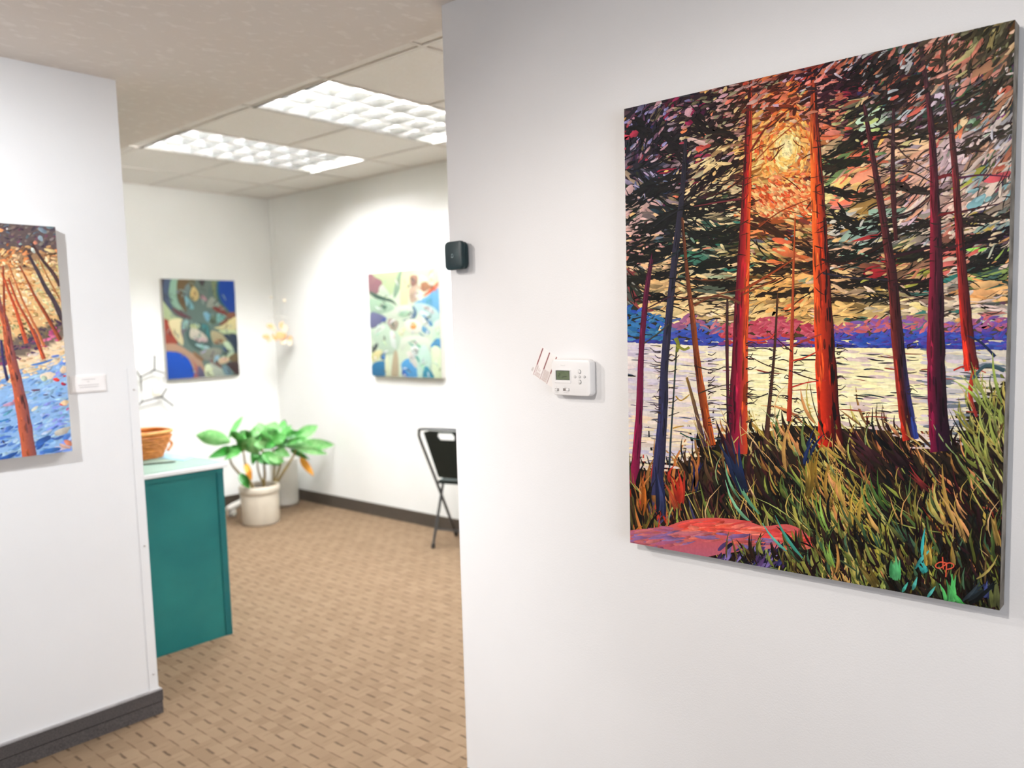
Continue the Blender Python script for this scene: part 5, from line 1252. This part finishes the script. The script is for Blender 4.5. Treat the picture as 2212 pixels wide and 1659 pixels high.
# ---------------- winter forest painting on the left wall
LD = 0.04; LU = WL_U-LD
LV0, LV1, LZ0, LZ1 = 0.46, 1.0705, 1.0555, 1.8225
lp = thing('winter_painting', 'canvas of leaning orange trunks over blue snow on the left wall', 'painting', (WL_U, (LV0+LV1)/2, LZ0))
MB().box(LU, WL_U-0.003, LV0, LV1, LZ0, LZ1).build('canvas', M['gold_frame'], lp)
P2 = Painter('u', LU, (LV0, LV1, LZ0, LZ1), 21); R2 = P2.r
XL = -420
def shore(x): return 790-(x)*.42 if x > 0 else 790+(-x)*.10
def leftbase(X, Y):
    C = np.zeros((len(X), 3))
    for i in range(len(X)):
        x, y = X[i], Y[i]
        if y < 545: c = (92, 78, 76)
        elif y < 580: c = (150, 116, 84)
        elif y < shore(x)-45: c = (214, 172, 118)
        elif y < shore(x): c = (110, 96, 84)
        elif y < shore(x)+40: c = (230, 202, 164)
        else: c = (136, 172, 212)
        C[i] = c
    return C
P2.grid(leftbase, XL, 175, 460, 1080, 60, 90, 0)
for i in range(900):
    x = R2.uniform(XL, 140); y = R2.uniform(480, 575)
    k = (y-480)/95
    cs = [(84, 66, 76), (98, 84, 78), (120, 100, 92), (70, 60, 70), (110, 66, 84), (130, 120, 110), (96, 110, 120)] if k < .55 else [(150, 100, 60), (206, 160, 110), (120, 84, 60), (232, 190, 140), (90, 70, 60), (222, 140, 84)]
    if x < 25 and k > .5: cs = [(232, 160, 96), (214, 130, 70), (150, 84, 50), (240, 190, 130)]
    P2.dab(x, y, R2.uniform(7, 16), R2.uniform(3.5, 7), R2.uniform(-60, 30), R2.choice(cs), 1, R2.uniform(-.2, .2), 12)
for x, y, L, w, a, c in [(92, 497, 22, 9, 30, (130, 150, 160)), (88, 515, 14, 10, 60, (140, 156, 164)), (108, 490, 18, 7, 0, (110, 130, 140)), (76, 524, 9, 9, 0, (220, 140, 110)), (72, 541, 14, 7, 60, (214, 220, 206)), (15, 494, 4, 4, 0, (230, 226, 220)), (44, 527, 8, 5, 0, (150, 170, 164)), (2, 497, 12, 8, 0, (226, 150, 100)), (108, 540, 26, 6, 10, (226, 200, 140)), (112, 548, 26, 4, -6, (90, 70, 50))]:
    P2.dab(x, y, L, w, a, c, 2, .1, 8)
for i in range(1800):
    x = R2.uniform(XL, 150); y = R2.uniform(560, shore(x)-20)
    if x > 75: cs = [(226, 212, 160), (232, 206, 150), (206, 190, 130), (236, 214, 170), (190, 160, 100)]
    elif x > 20: cs = [(244, 216, 166), (238, 190, 120), (232, 160, 96), (246, 226, 186), (206, 150, 90)]
    else: cs = [(242, 206, 150), (236, 176, 110), (222, 130, 76), (246, 222, 176)]
    if y > shore(x)-85 and x < 60: cs = [(150, 146, 90), (190, 180, 120), (110, 104, 66), (226, 206, 150)]
    if y > shore(x)-50: cs = [(110, 96, 70), (90, 84, 66), (160, 130, 90), (84, 64, 84)]
    P2.dab(x, y, R2.uniform(6, 14), R2.uniform(3, 6), R2.uniform(-20, 80), R2.choice(cs), 2, R2.uniform(-.2, .2), 12)
for i in range(220):
    x = R2.uniform(XL, 140); y = R2.uniform(575, shore(x)-60)
    P2.dab(x, y, R2.uniform(8, 24), R2.uniform(1, 2.2), R2.uniform(-30, 30), R2.choice([(170, 96, 50), (140, 80, 50), (120, 90, 60)]), 3, R2.uniform(-.3, .3), 10)
for i in range(260):
    x = R2.uniform(XL, 150); y = shore(x)+R2.uniform(-28, 8)
    cs = [(196, 84, 130), (206, 110, 140), (230, 150, 150)] if x > 88 else [(84, 60, 90), (70, 54, 84), (150, 70, 110), (110, 84, 90)]
    P2.dab(x, y-4, R2.uniform(7, 14), R2.uniform(4, 7), R2.uniform(-30, 10), R2.choice(cs), 3, 0, 10)
for i in range(420):
    x = R2.uniform(XL, 150); y = shore(x)+R2.uniform(2, 50)
    P2.dab(x, y, R2.uniform(8, 20), R2.uniform(4, 7), R2.uniform(-25, 5), R2.choice([(242, 214, 172), (236, 200, 150), (246, 226, 190), (222, 180, 140), (226, 206, 190)]), 4, 0, 10)
for i in range(1300):
    x = R2.uniform(XL, 165); y = R2.uniform(shore(x)+30, 1040); k = (y-800)/200
    cs = [(150, 190, 224), (130, 176, 220), (166, 196, 232), (176, 206, 226), (120, 160, 214)]
    if k > .5: cs += [(96, 140, 208), (76, 120, 196), (70, 110, 190), (136, 156, 226)]
    if x > 100: cs += [(150, 160, 230), (110, 140, 214)]
    P2.dab(x, y, R2.uniform(12, 30), R2.uniform(4, 8), R2.uniform(-38, -8), R2.choice(cs), 4, R2.uniform(-.1, .1), 8)
bz = lambda x, y: (x/5.352, 730+y/5.352)
for (x, y), L, w, a, c in [((380, 370), 28, 9, -14, (240, 208, 160)), ((250, 330), 20, 7, -10, (240, 214, 170)), ((550, 430), 34, 16, -10, (222, 206, 176)), ((650, 480), 15, 8, 10, (232, 60, 50)), ((745, 438), 7, 4, 0, (206, 50, 60)), ((735, 530), 12, 7, 20, (176, 40, 66)), ((510, 470), 14, 12, 20, (200, 216, 190)), ((660, 280), 20, 6, -35, (232, 200, 160)), ((740, 360), 20, 15, -40, (232, 206, 170)),
                           ((410, 600), 20, 4, -4, (110, 60, 84)), ((530, 655), 12, 3, -6, (80, 70, 110)), ((690, 665), 9, 3, -10, (70, 80, 130)), ((610, 680), 12, 3, 24, (60, 80, 130)), ((400, 815), 18, 7, -38, (232, 226, 206)), ((760, 740), 22, 12, -10, (240, 204, 160)), ((730, 770), 18, 5, 10, (206, 90, 90)), ((780, 820), 9, 5, -40, (196, 110, 160)),
                           ((720, 1070), 36, 14, -22, (206, 200, 184)), ((540, 1085), 26, 6, -25, (206, 220, 244)), ((500, 1180), 36, 14, -28, (50, 96, 176)), ((470, 1230), 30, 10, -50, (44, 90, 170)), ((680, 1150), 26, 6, -22, (60, 96, 166)), ((560, 1180), 24, 10, 10, (110, 160, 220)), ((600, 1290), 40, 10, -10, (60, 110, 184)), ((790, 1210), 20, 12, 24, (226, 140, 110)), ((750, 1250), 26, 8, 20, (222, 180, 160)), ((700, 1270), 26, 8, 0, (214, 200, 216)),
                           ((110, 1360), 40, 10, -26, (40, 90, 170)), ((40, 1390), 30, 8, -10, (56, 100, 180)), ((40, 1200), 8, 5, 50, (60, 70, 100)), ((25, 1045), 9, 4, -8, (50, 90, 140)), ((90, 860), 26, 5, -34, (110, 180, 206)), ((40, 950), 30, 4, -16, (60, 130, 180)), ((110, 760), 30, 8, -16, (196, 150, 176)), ((165, 725), 7, 6, 0, (206, 110, 130)), ((20, 545), 8, 7, 0, (236, 200, 170)), ((480, 280), 50, 5, -14, (84, 130, 196))]:
    x, y = bz(x, y); P2.dab(x, y, L, w, a, c, 5, .08, 6, .4)
P2.build('painted_scene', M['oil_left'], lp)
def ltrunk(pts, w0, w1, cl_, cr_, layer=6):
    P = [np.array(p, float) for p in pts]; out = []; k = 6
    for i in range(len(P)-1):
        p0, p1, p2, p3 = P[max(i-1, 0)], P[i], P[i+1], P[min(i+2, len(P)-1)]
        for q in range(k):
            t = q/k; out.append(tuple(.5*((2*p1)+(-p0+p2)*t+(2*p0-5*p1+4*p2-p3)*t*t+(-p0+3*p1-3*p2+p3)*t**3)))
    out.append(tuple(P[-1])); n = len(out); ws = [(w0+(w1-w0)*i/(n-1))*R2.uniform(.93, 1.07) for i in range(n)]
    P2.ribbon(out, ws, [cl_, [(a+b)/2 for a, b in zip(cl_, cr_)], cr_], layer)
    for q in range(n*2):
        i = R2.randrange(1, n-1); dx, dy = out[i+1][0]-out[i-1][0], out[i+1][1]-out[i-1][1]; s_ = R2.uniform(-.4, .4)
        c = cl_ if s_ < 0 else cr_; kk = R2.choice((.7, .85, 1.12, 1.25))
        P2.dab(out[i][0]+s_*ws[i], out[i][1], R2.uniform(10, 24), max(.8, ws[i]*.14), math.degrees(math.atan2(dy, dx)), [min(255, a*kk) for a in c], layer+1, 0, 8)
for x0 in range(-400, -20, 34):      # trunks on the part of the canvas beyond the frame
    lx = -0.25*(x0+190)/190
    ltrunk([(x0-90*lx*0, 560+R2.uniform(-30, 20)), (x0-30*lx, 660), (x0-70*lx, R2.uniform(735, 800))], 3, R2.uniform(6, 10), (196, 96, 56), (130, 64, 44))
ltrunk([(6, 575), (8, 620), (9, 670), (14, 710)], 4, 6, (170, 80, 50), (110, 50, 40))
ltrunk([(18, 571), (33, 610), (52, 657), (76, 706), (95, 748)], 2.5, 7, (210, 130, 80), (170, 90, 56))
ltrunk([(42, 574), (62, 613), (76, 642), (98, 678), (130, 735)], 3, 9, (176, 84, 46), (110, 54, 40))
ltrunk([(62, 551), (81, 587), (98, 621), (117, 652), (134, 690)], 6, 12, (76, 60, 66), (64, 54, 60))
ltrunk([(70, 527), (91, 561), (114, 590), (130, 618)], 5, 9, (84, 60, 56), (70, 50, 50))
ltrunk([(86, 564), (106, 605), (132, 652)], 2.5, 3.5, (186, 120, 66), (140, 90, 56))
ltrunk([(4, 590), (20, 633), (36, 675), (57, 742)], 4, 9, (206, 92, 52), (160, 64, 44))
ltrunk([(18, 600), (37, 652), (62, 698), (80, 737), (95, 776)], 4, 9, (200, 88, 50), (140, 64, 46))
ltrunk([(2, 735), (7, 780), (16, 822)], 5, 7, (66, 58, 104), (50, 44, 84))
ltrunk([(-16, 560), (-4, 650), (12, 700), (20, 755), (34, 815), (49, 890), (64, 990)], 8, 32, (196, 96, 60), (112, 64, 66))
P2.line([(6, 614), (40, 611), (66, 614)], 1.4, 1, (150, 70, 46), 7)
P2.build('painted_trunks', M['oil_left'], lp)

# ---------------- two abstract canvases in the back room
def abstract(name, label, axis, plane, rect, seed, base, shapes, conv, extra):
    wallp = BK_U if axis == 'u' else BK_V
    o = thing(name, label, 'painting', ((wallp, (rect[0]+rect[1])/2, rect[2]) if axis == 'u' else ((rect[0]+rect[1])/2, wallp, rect[2])))
    if axis == 'u': MB().box(plane, wallp-0.003, rect[0], rect[1], rect[2], rect[3]).build('canvas', M['gold_frame'], o)
    else: MB().box(rect[0], rect[1], plane, wallp-0.003, rect[2], rect[3]).build('canvas', M['gold_frame'], o)
    p = Painter(axis, plane, rect, seed)
    a, b, c, d = extra
    q0, q1 = conv(a, b), conv(c, d)
    p.grid(lambda X, Y: np.tile(np.array(base, float), (len(X), 1)), q0[0], q1[0], q0[1], q1[1], 4, 4, 0)
    for i, sh in enumerate(shapes):
        col, pts = sh[0], sh[1:]
        p.h_fix = i
        k = len(p.px); p.blob([conv(*q) for q in pts], col, 0, [v*.86 for v in col])
        for j in range(k, len(p.px)): p.h[j] = 0.0005+i*0.00006
    cen = [(np.mean([conv(*q) for q in sh[1:]], 0), sh[0]) for sh in shapes]
    dark_b, light_b = [v*.45 for v in base], [min(255, v*1.25+30) for v in base]
    for i in range(150):
        k = p.r.randrange(len(cen)); (mx, my), col = cen[k]
        if col[0] < 20 and col[2] > 150: continue
        x, y = mx+p.r.gauss(0, 4), my+p.r.gauss(0, 5); q = p.r.random()
        c = [v*p.r.uniform(.8, 1.12) for v in col] if q < .55 else (dark_b if q < .8 else light_b)
        n0 = len(p.px); L_ = p.r.uniform(6, 18)
        p.dab(x, y, L_, p.r.uniform(1.2, 3.2), p.r.uniform(20, 160), [min(255, v) for v in c], 0, p.r.uniform(-.5, .5), 12)
        for j in range(n0, len(p.px)): p.h[j] = 0.0005+(len(shapes)+1+i*.2)*0.00006
    p.build('painted_shapes', M['oil_back'], o)
    return o
A1 = [((60, 50, 60), (565, 235), (650, 235), (620, 400), (700, 560), (600, 480)), ((74, 90, 116), (640, 235), (725, 235), (680, 400), (720, 560), (790, 620), (700, 600), (630, 480), (620, 350)),
 ((165, 206, 180), (722, 235), (805, 235), (780, 400), (800, 520), (870, 620), (760, 570), (700, 470), (695, 350)), ((106, 84, 50), (800, 235), (935, 235), (870, 380), (880, 520), (900, 640), (840, 560), (790, 430)), ((120, 140, 140), (880, 330), (940, 290), (930, 400), (900, 460), (870, 440)),
 ((130, 186, 196), (880, 440), (920, 470), (990, 570), (960, 600), (900, 540)), ((110, 96, 50), (930, 240), (1000, 240), (990, 330), (950, 340)), ((235, 206, 140), (985, 325), (1040, 400), (1040, 470), (1000, 500), (950, 460), (945, 390)),
 ((110, 126, 116), (1000, 240), (1200, 240), (1150, 400), (1170, 500), (1120, 540), (1060, 420)), ((64, 56, 56), (1040, 240), (1120, 240), (1090, 330)), ((202, 150, 160), (1070, 420), (1130, 460), (1140, 500), (1080, 480)), ((165, 170, 156), (1200, 450), (1300, 540), (1370, 600), (1200, 580), (1140, 560)),
 ((134, 146, 106), (1200, 240), (1300, 240), (1265, 400), (1290, 500), (1230, 440)), ((40, 96, 110), (1270, 240), (1330, 240), (1290, 400), (1330, 520), (1400, 620), (1300, 530), (1255, 400)), ((4, 62, 156), (1305, 240), (1470, 240), (1470, 660), (1395, 600), (1320, 500), (1285, 390)),
 ((130, 54, 44), (1210, 570), (1300, 580), (1380, 640), (1370, 670), (1250, 620)), ((130, 84, 60), (1380, 650), (1480, 640), (1480, 720), (1340, 780), (1290, 780)), ((200, 216, 166), (590, 490), (690, 590), (760, 680), (840, 710), (690, 745), (600, 745)), ((96, 60, 66), (730, 580), (850, 640), (960, 700), (900, 710), (770, 650)),
 ((156, 64, 44), (600, 738), (690, 738), (740, 900), (790, 1010), (610, 1030)), ((240, 226, 176), (690, 735), (840, 715), (830, 800), (860, 960), (850, 1030), (780, 960), (720, 860)), ((110, 100, 110), (840, 760), (900, 720), (900, 820), (860, 900), (880, 1000), (835, 880)), ((150, 196, 190), (860, 750), (920, 735), (910, 800), (850, 840)),
 ((240, 226, 166), (1490, 685), (1490, 850), (1350, 840), (1230, 820), (1330, 790)), ((200, 216, 166), (1490, 850), (1490, 905), (1380, 900), (1280, 850), (1350, 845)), ((130, 180, 202), (1100, 640), (1160, 640), (1190, 730), (1140, 740)), ((130, 186, 180), (1270, 650), (1370, 680), (1330, 740), (1265, 750)), ((84, 104, 76), (1190, 690), (1250, 680), (1240, 770), (1170, 760)),
 ((66, 92, 88), (900, 800), (1010, 760), (1150, 780), (1200, 900), (1200, 1040), (1100, 1100), (980, 1060), (900, 940)), ((196, 206, 150), (950, 780), (1050, 780), (1040, 830), (960, 830)), ((50, 120, 120), (1080, 780), (1150, 800), (1180, 950), (1110, 860)), ((216, 204, 184), (960, 820), (1060, 860), (1140, 930), (1140, 980), (1030, 970), (940, 930)), ((206, 176, 176), (990, 940), (1130, 950), (1140, 990), (1040, 985)),
 ((160, 196, 196), (1010, 1010), (1160, 1040), (1160, 1080), (1050, 1050)), ((176, 166, 130), (1190, 860), (1300, 880), (1380, 960), (1330, 1010), (1220, 1000)), ((150, 110, 76), (1240, 960), (1330, 960), (1310, 1010), (1240, 1010)), ((38, 54, 72), (1340, 905), (1500, 905), (1500, 1140), (1440, 1010)), ((196, 216, 180), (1340, 1000), (1400, 990), (1460, 1090), (1440, 1160), (1330, 1190), (1310, 1170), (1390, 1120)),
 ((40, 70, 120), (1330, 1050), (1390, 1080), (1370, 1110)), ((140, 140, 126), (1060, 1100), (1240, 1060), (1320, 1100), (1240, 1200), (1120, 1200)), ((150, 186, 206), (1240, 1160), (1290, 1150), (1280, 1200), (1240, 1200)), ((176, 142, 116), (620, 1025), (760, 1008), (900, 1080), (1080, 1220), (1120, 1420), (960, 1420), (930, 1250), (800, 1110), (640, 1110)), ((130, 100, 70), (980, 1100), (1090, 1180), (1090, 1220), (1000, 1160)),
 ((2, 72, 176), (630, 1135), (740, 1105), (860, 1140), (950, 1240), (975, 1420), (640, 1450)), ((166, 96, 90), (950, 1180), (1000, 1280), (985, 1420), (1035, 1420), (1030, 1290)), ((90, 86, 112), (1040, 1270), (1110, 1350), (1125, 1410), (1040, 1410)), ((216, 226, 186), (1120, 1280), (1180, 1260), (1230, 1400), (1130, 1410)), ((176, 186, 170), (1180, 1220), (1300, 1290), (1360, 1390), (1240, 1400)),
 ((110, 54, 44), (1170, 1200), (1260, 1240), (1330, 1300), (1240, 1270)), ((110, 96, 66), (1400, 1180), (1500, 1120), (1510, 1250)), ((216, 186, 150), (1280, 1190), (1390, 1170), (1400, 1220), (1300, 1250)), ((66, 50, 50), (1380, 1240), (1520, 1235), (1525, 1380), (1420, 1310)), ((110, 140, 150), (1330, 1280), (1400, 1290), (1440, 1370), (1360, 1380))]
abstract('abstract_painting', 'abstract canvas of swirling shapes with two deep blue corners', 'u', BK_U-0.035, (2.93, 3.53, 1.100, 1.882), 31, (92, 112, 104), A1, lambda x, y: (240+x/5.53, 560+y/5.53), (540, 200, 1560, 1480))
A2 = [((206, 226, 172), (200, 150), (640, 130), (560, 300), (500, 460), (380, 300)), ((164, 120, 126), (210, 170), (300, 230), (390, 290), (340, 430), (220, 440)), ((216, 230, 206), (350, 430), (380, 330), (470, 420), (480, 480)), ((150, 180, 152), (620, 130), (680, 130), (660, 250), (600, 420), (540, 500), (540, 380)),
 ((236, 230, 182), (650, 130), (780, 130), (730, 420), (720, 570), (620, 570)), ((230, 246, 200), (830, 110), (1150, 100), (1150, 260), (1040, 330), (880, 220)), ((176, 136, 116), (750, 215), (840, 215), (830, 340), (760, 340)), ((206, 180, 156), (740, 380), (860, 330), (880, 470), (760, 560)), ((176, 126, 96), (890, 300), (980, 300), (1040, 350), (900, 420)), ((246, 240, 216), (800, 440), (870, 390), (930, 450), (850, 510)), ((246, 244, 224), (880, 210), (960, 240), (1050, 320), (1000, 330)),
 ((112, 174, 212), (1150, 330), (1160, 700), (1040, 610), (900, 570), (800, 560), (960, 480)), ((226, 108, 74), (1150, 240), (1150, 330), (960, 460), (920, 460), (1060, 330)), ((74, 100, 86), (225, 410), (400, 480), (520, 520), (580, 600), (500, 550), (300, 500)), ((180, 210, 180), (230, 510), (480, 560), (540, 640), (380, 700), (260, 700)), ((90, 130, 110), (360, 580), (450, 600), (420, 640)), ((112, 114, 146), (240, 690), (330, 690), (440, 760), (250, 890)), ((74, 96, 160), (380, 770), (450, 750), (420, 810)),
 ((96, 126, 146), (780, 590), (840, 690), (780, 780), (640, 780), (760, 740)), ((226, 236, 212), (440, 730), (600, 610), (720, 590), (790, 660), (740, 740), (580, 760)), ((176, 210, 176), (585, 710), (680, 650), (750, 690), (680, 745)), ((184, 214, 206), (800, 570), (1000, 590), (1150, 740), (1020, 860), (900, 740)), ((206, 196, 190), (900, 590), (1010, 620), (1060, 700), (960, 650)), ((236, 242, 230), (880, 660), (980, 700), (1000, 760), (900, 720)), ((90, 150, 192), (900, 700), (980, 760), (1040, 840), (1000, 850)), ((236, 240, 226), (910, 770), (970, 800), (1000, 870), (940, 860)), ((110, 164, 196), (910, 850), (1000, 920), (980, 960), (900, 920)),
 ((200, 222, 196), (250, 930), (450, 830), (620, 1000), (560, 1200), (400, 1200), (270, 1020)), ((232, 240, 224), (290, 920), (380, 850), (430, 870), (330, 960)), ((176, 166, 146), (470, 760), (600, 800), (560, 920), (480, 860)), ((232, 240, 232), (490, 930), (540, 930), (570, 1140), (510, 1100)), ((242, 242, 220), (690, 790), (780, 765), (890, 830), (880, 930), (780, 950), (700, 900)), ((240, 164, 84), (750, 830), (790, 805), (830, 840), (815, 890), (765, 890)), ((232, 230, 186), (620, 900), (670, 880), (660, 970), (610, 970)), ((226, 236, 212), (640, 1020), (820, 980), (980, 1010), (1010, 1180), (880, 1120), (740, 1060), (640, 1180)), ((120, 190, 176), (720, 1050), (800, 1100), (900, 1110), (880, 1180), (780, 1120)),
 ((236, 244, 236), (760, 1130), (850, 1120), (870, 1200), (800, 1260)), ((214, 242, 210), (1050, 820), (1170, 780), (1170, 1010), (1040, 1050)), ((80, 150, 192), (1010, 1120), (1040, 1060), (1100, 1010), (1170, 1060), (1175, 1190), (1080, 1150)), ((74, 80, 80), (265, 1150), (330, 1070), (330, 1130), (270, 1200)), ((236, 226, 166), (255, 1210), (390, 1160), (340, 1280), (270, 1310)), ((60, 120, 186), (370, 1270), (420, 1230), (440, 1290)), ((46, 112, 154), (270, 1340), (430, 1310), (430, 1490), (270, 1490)), ((230, 236, 196), (430, 1270), (470, 1270), (500, 1490), (440, 1490)), ((186, 170, 140), (540, 1200), (590, 1200), (600, 1510), (510, 1500)),
 ((86, 160, 212), (640, 1330), (740, 1270), (840, 1400), (850, 1510), (690, 1510), (650, 1420)), ((36, 96, 176), (650, 1400), (720, 1490), (660, 1500)), ((230, 226, 214), (700, 1190), (760, 1190), (840, 1330), (820, 1390), (740, 1280)), ((204, 236, 216), (850, 1180), (950, 1100), (1020, 1300), (950, 1520), (850, 1520)), ((96, 170, 156), (800, 1220), (860, 1260), (870, 1330)), ((56, 136, 160), (930, 1390), (980, 1380), (1060, 1520), (920, 1520)), ((230, 246, 202), (1030, 1130), (1190, 1200), (1200, 1560), (1070, 1540))]
abstract('abstract_painting', 'pale green and blue abstract canvas half hidden by the wall edge', 'v', BK_V-0.035, (4.222, 5.005, 1.10, 1.872), 37, (206, 220, 192), A2, lambda x, y: (760+x/5.925, 560+y/5.925), (180, 80, 1230, 1600))

for o in bpy.data.objects:
    if '_o' in o: del o['_o']
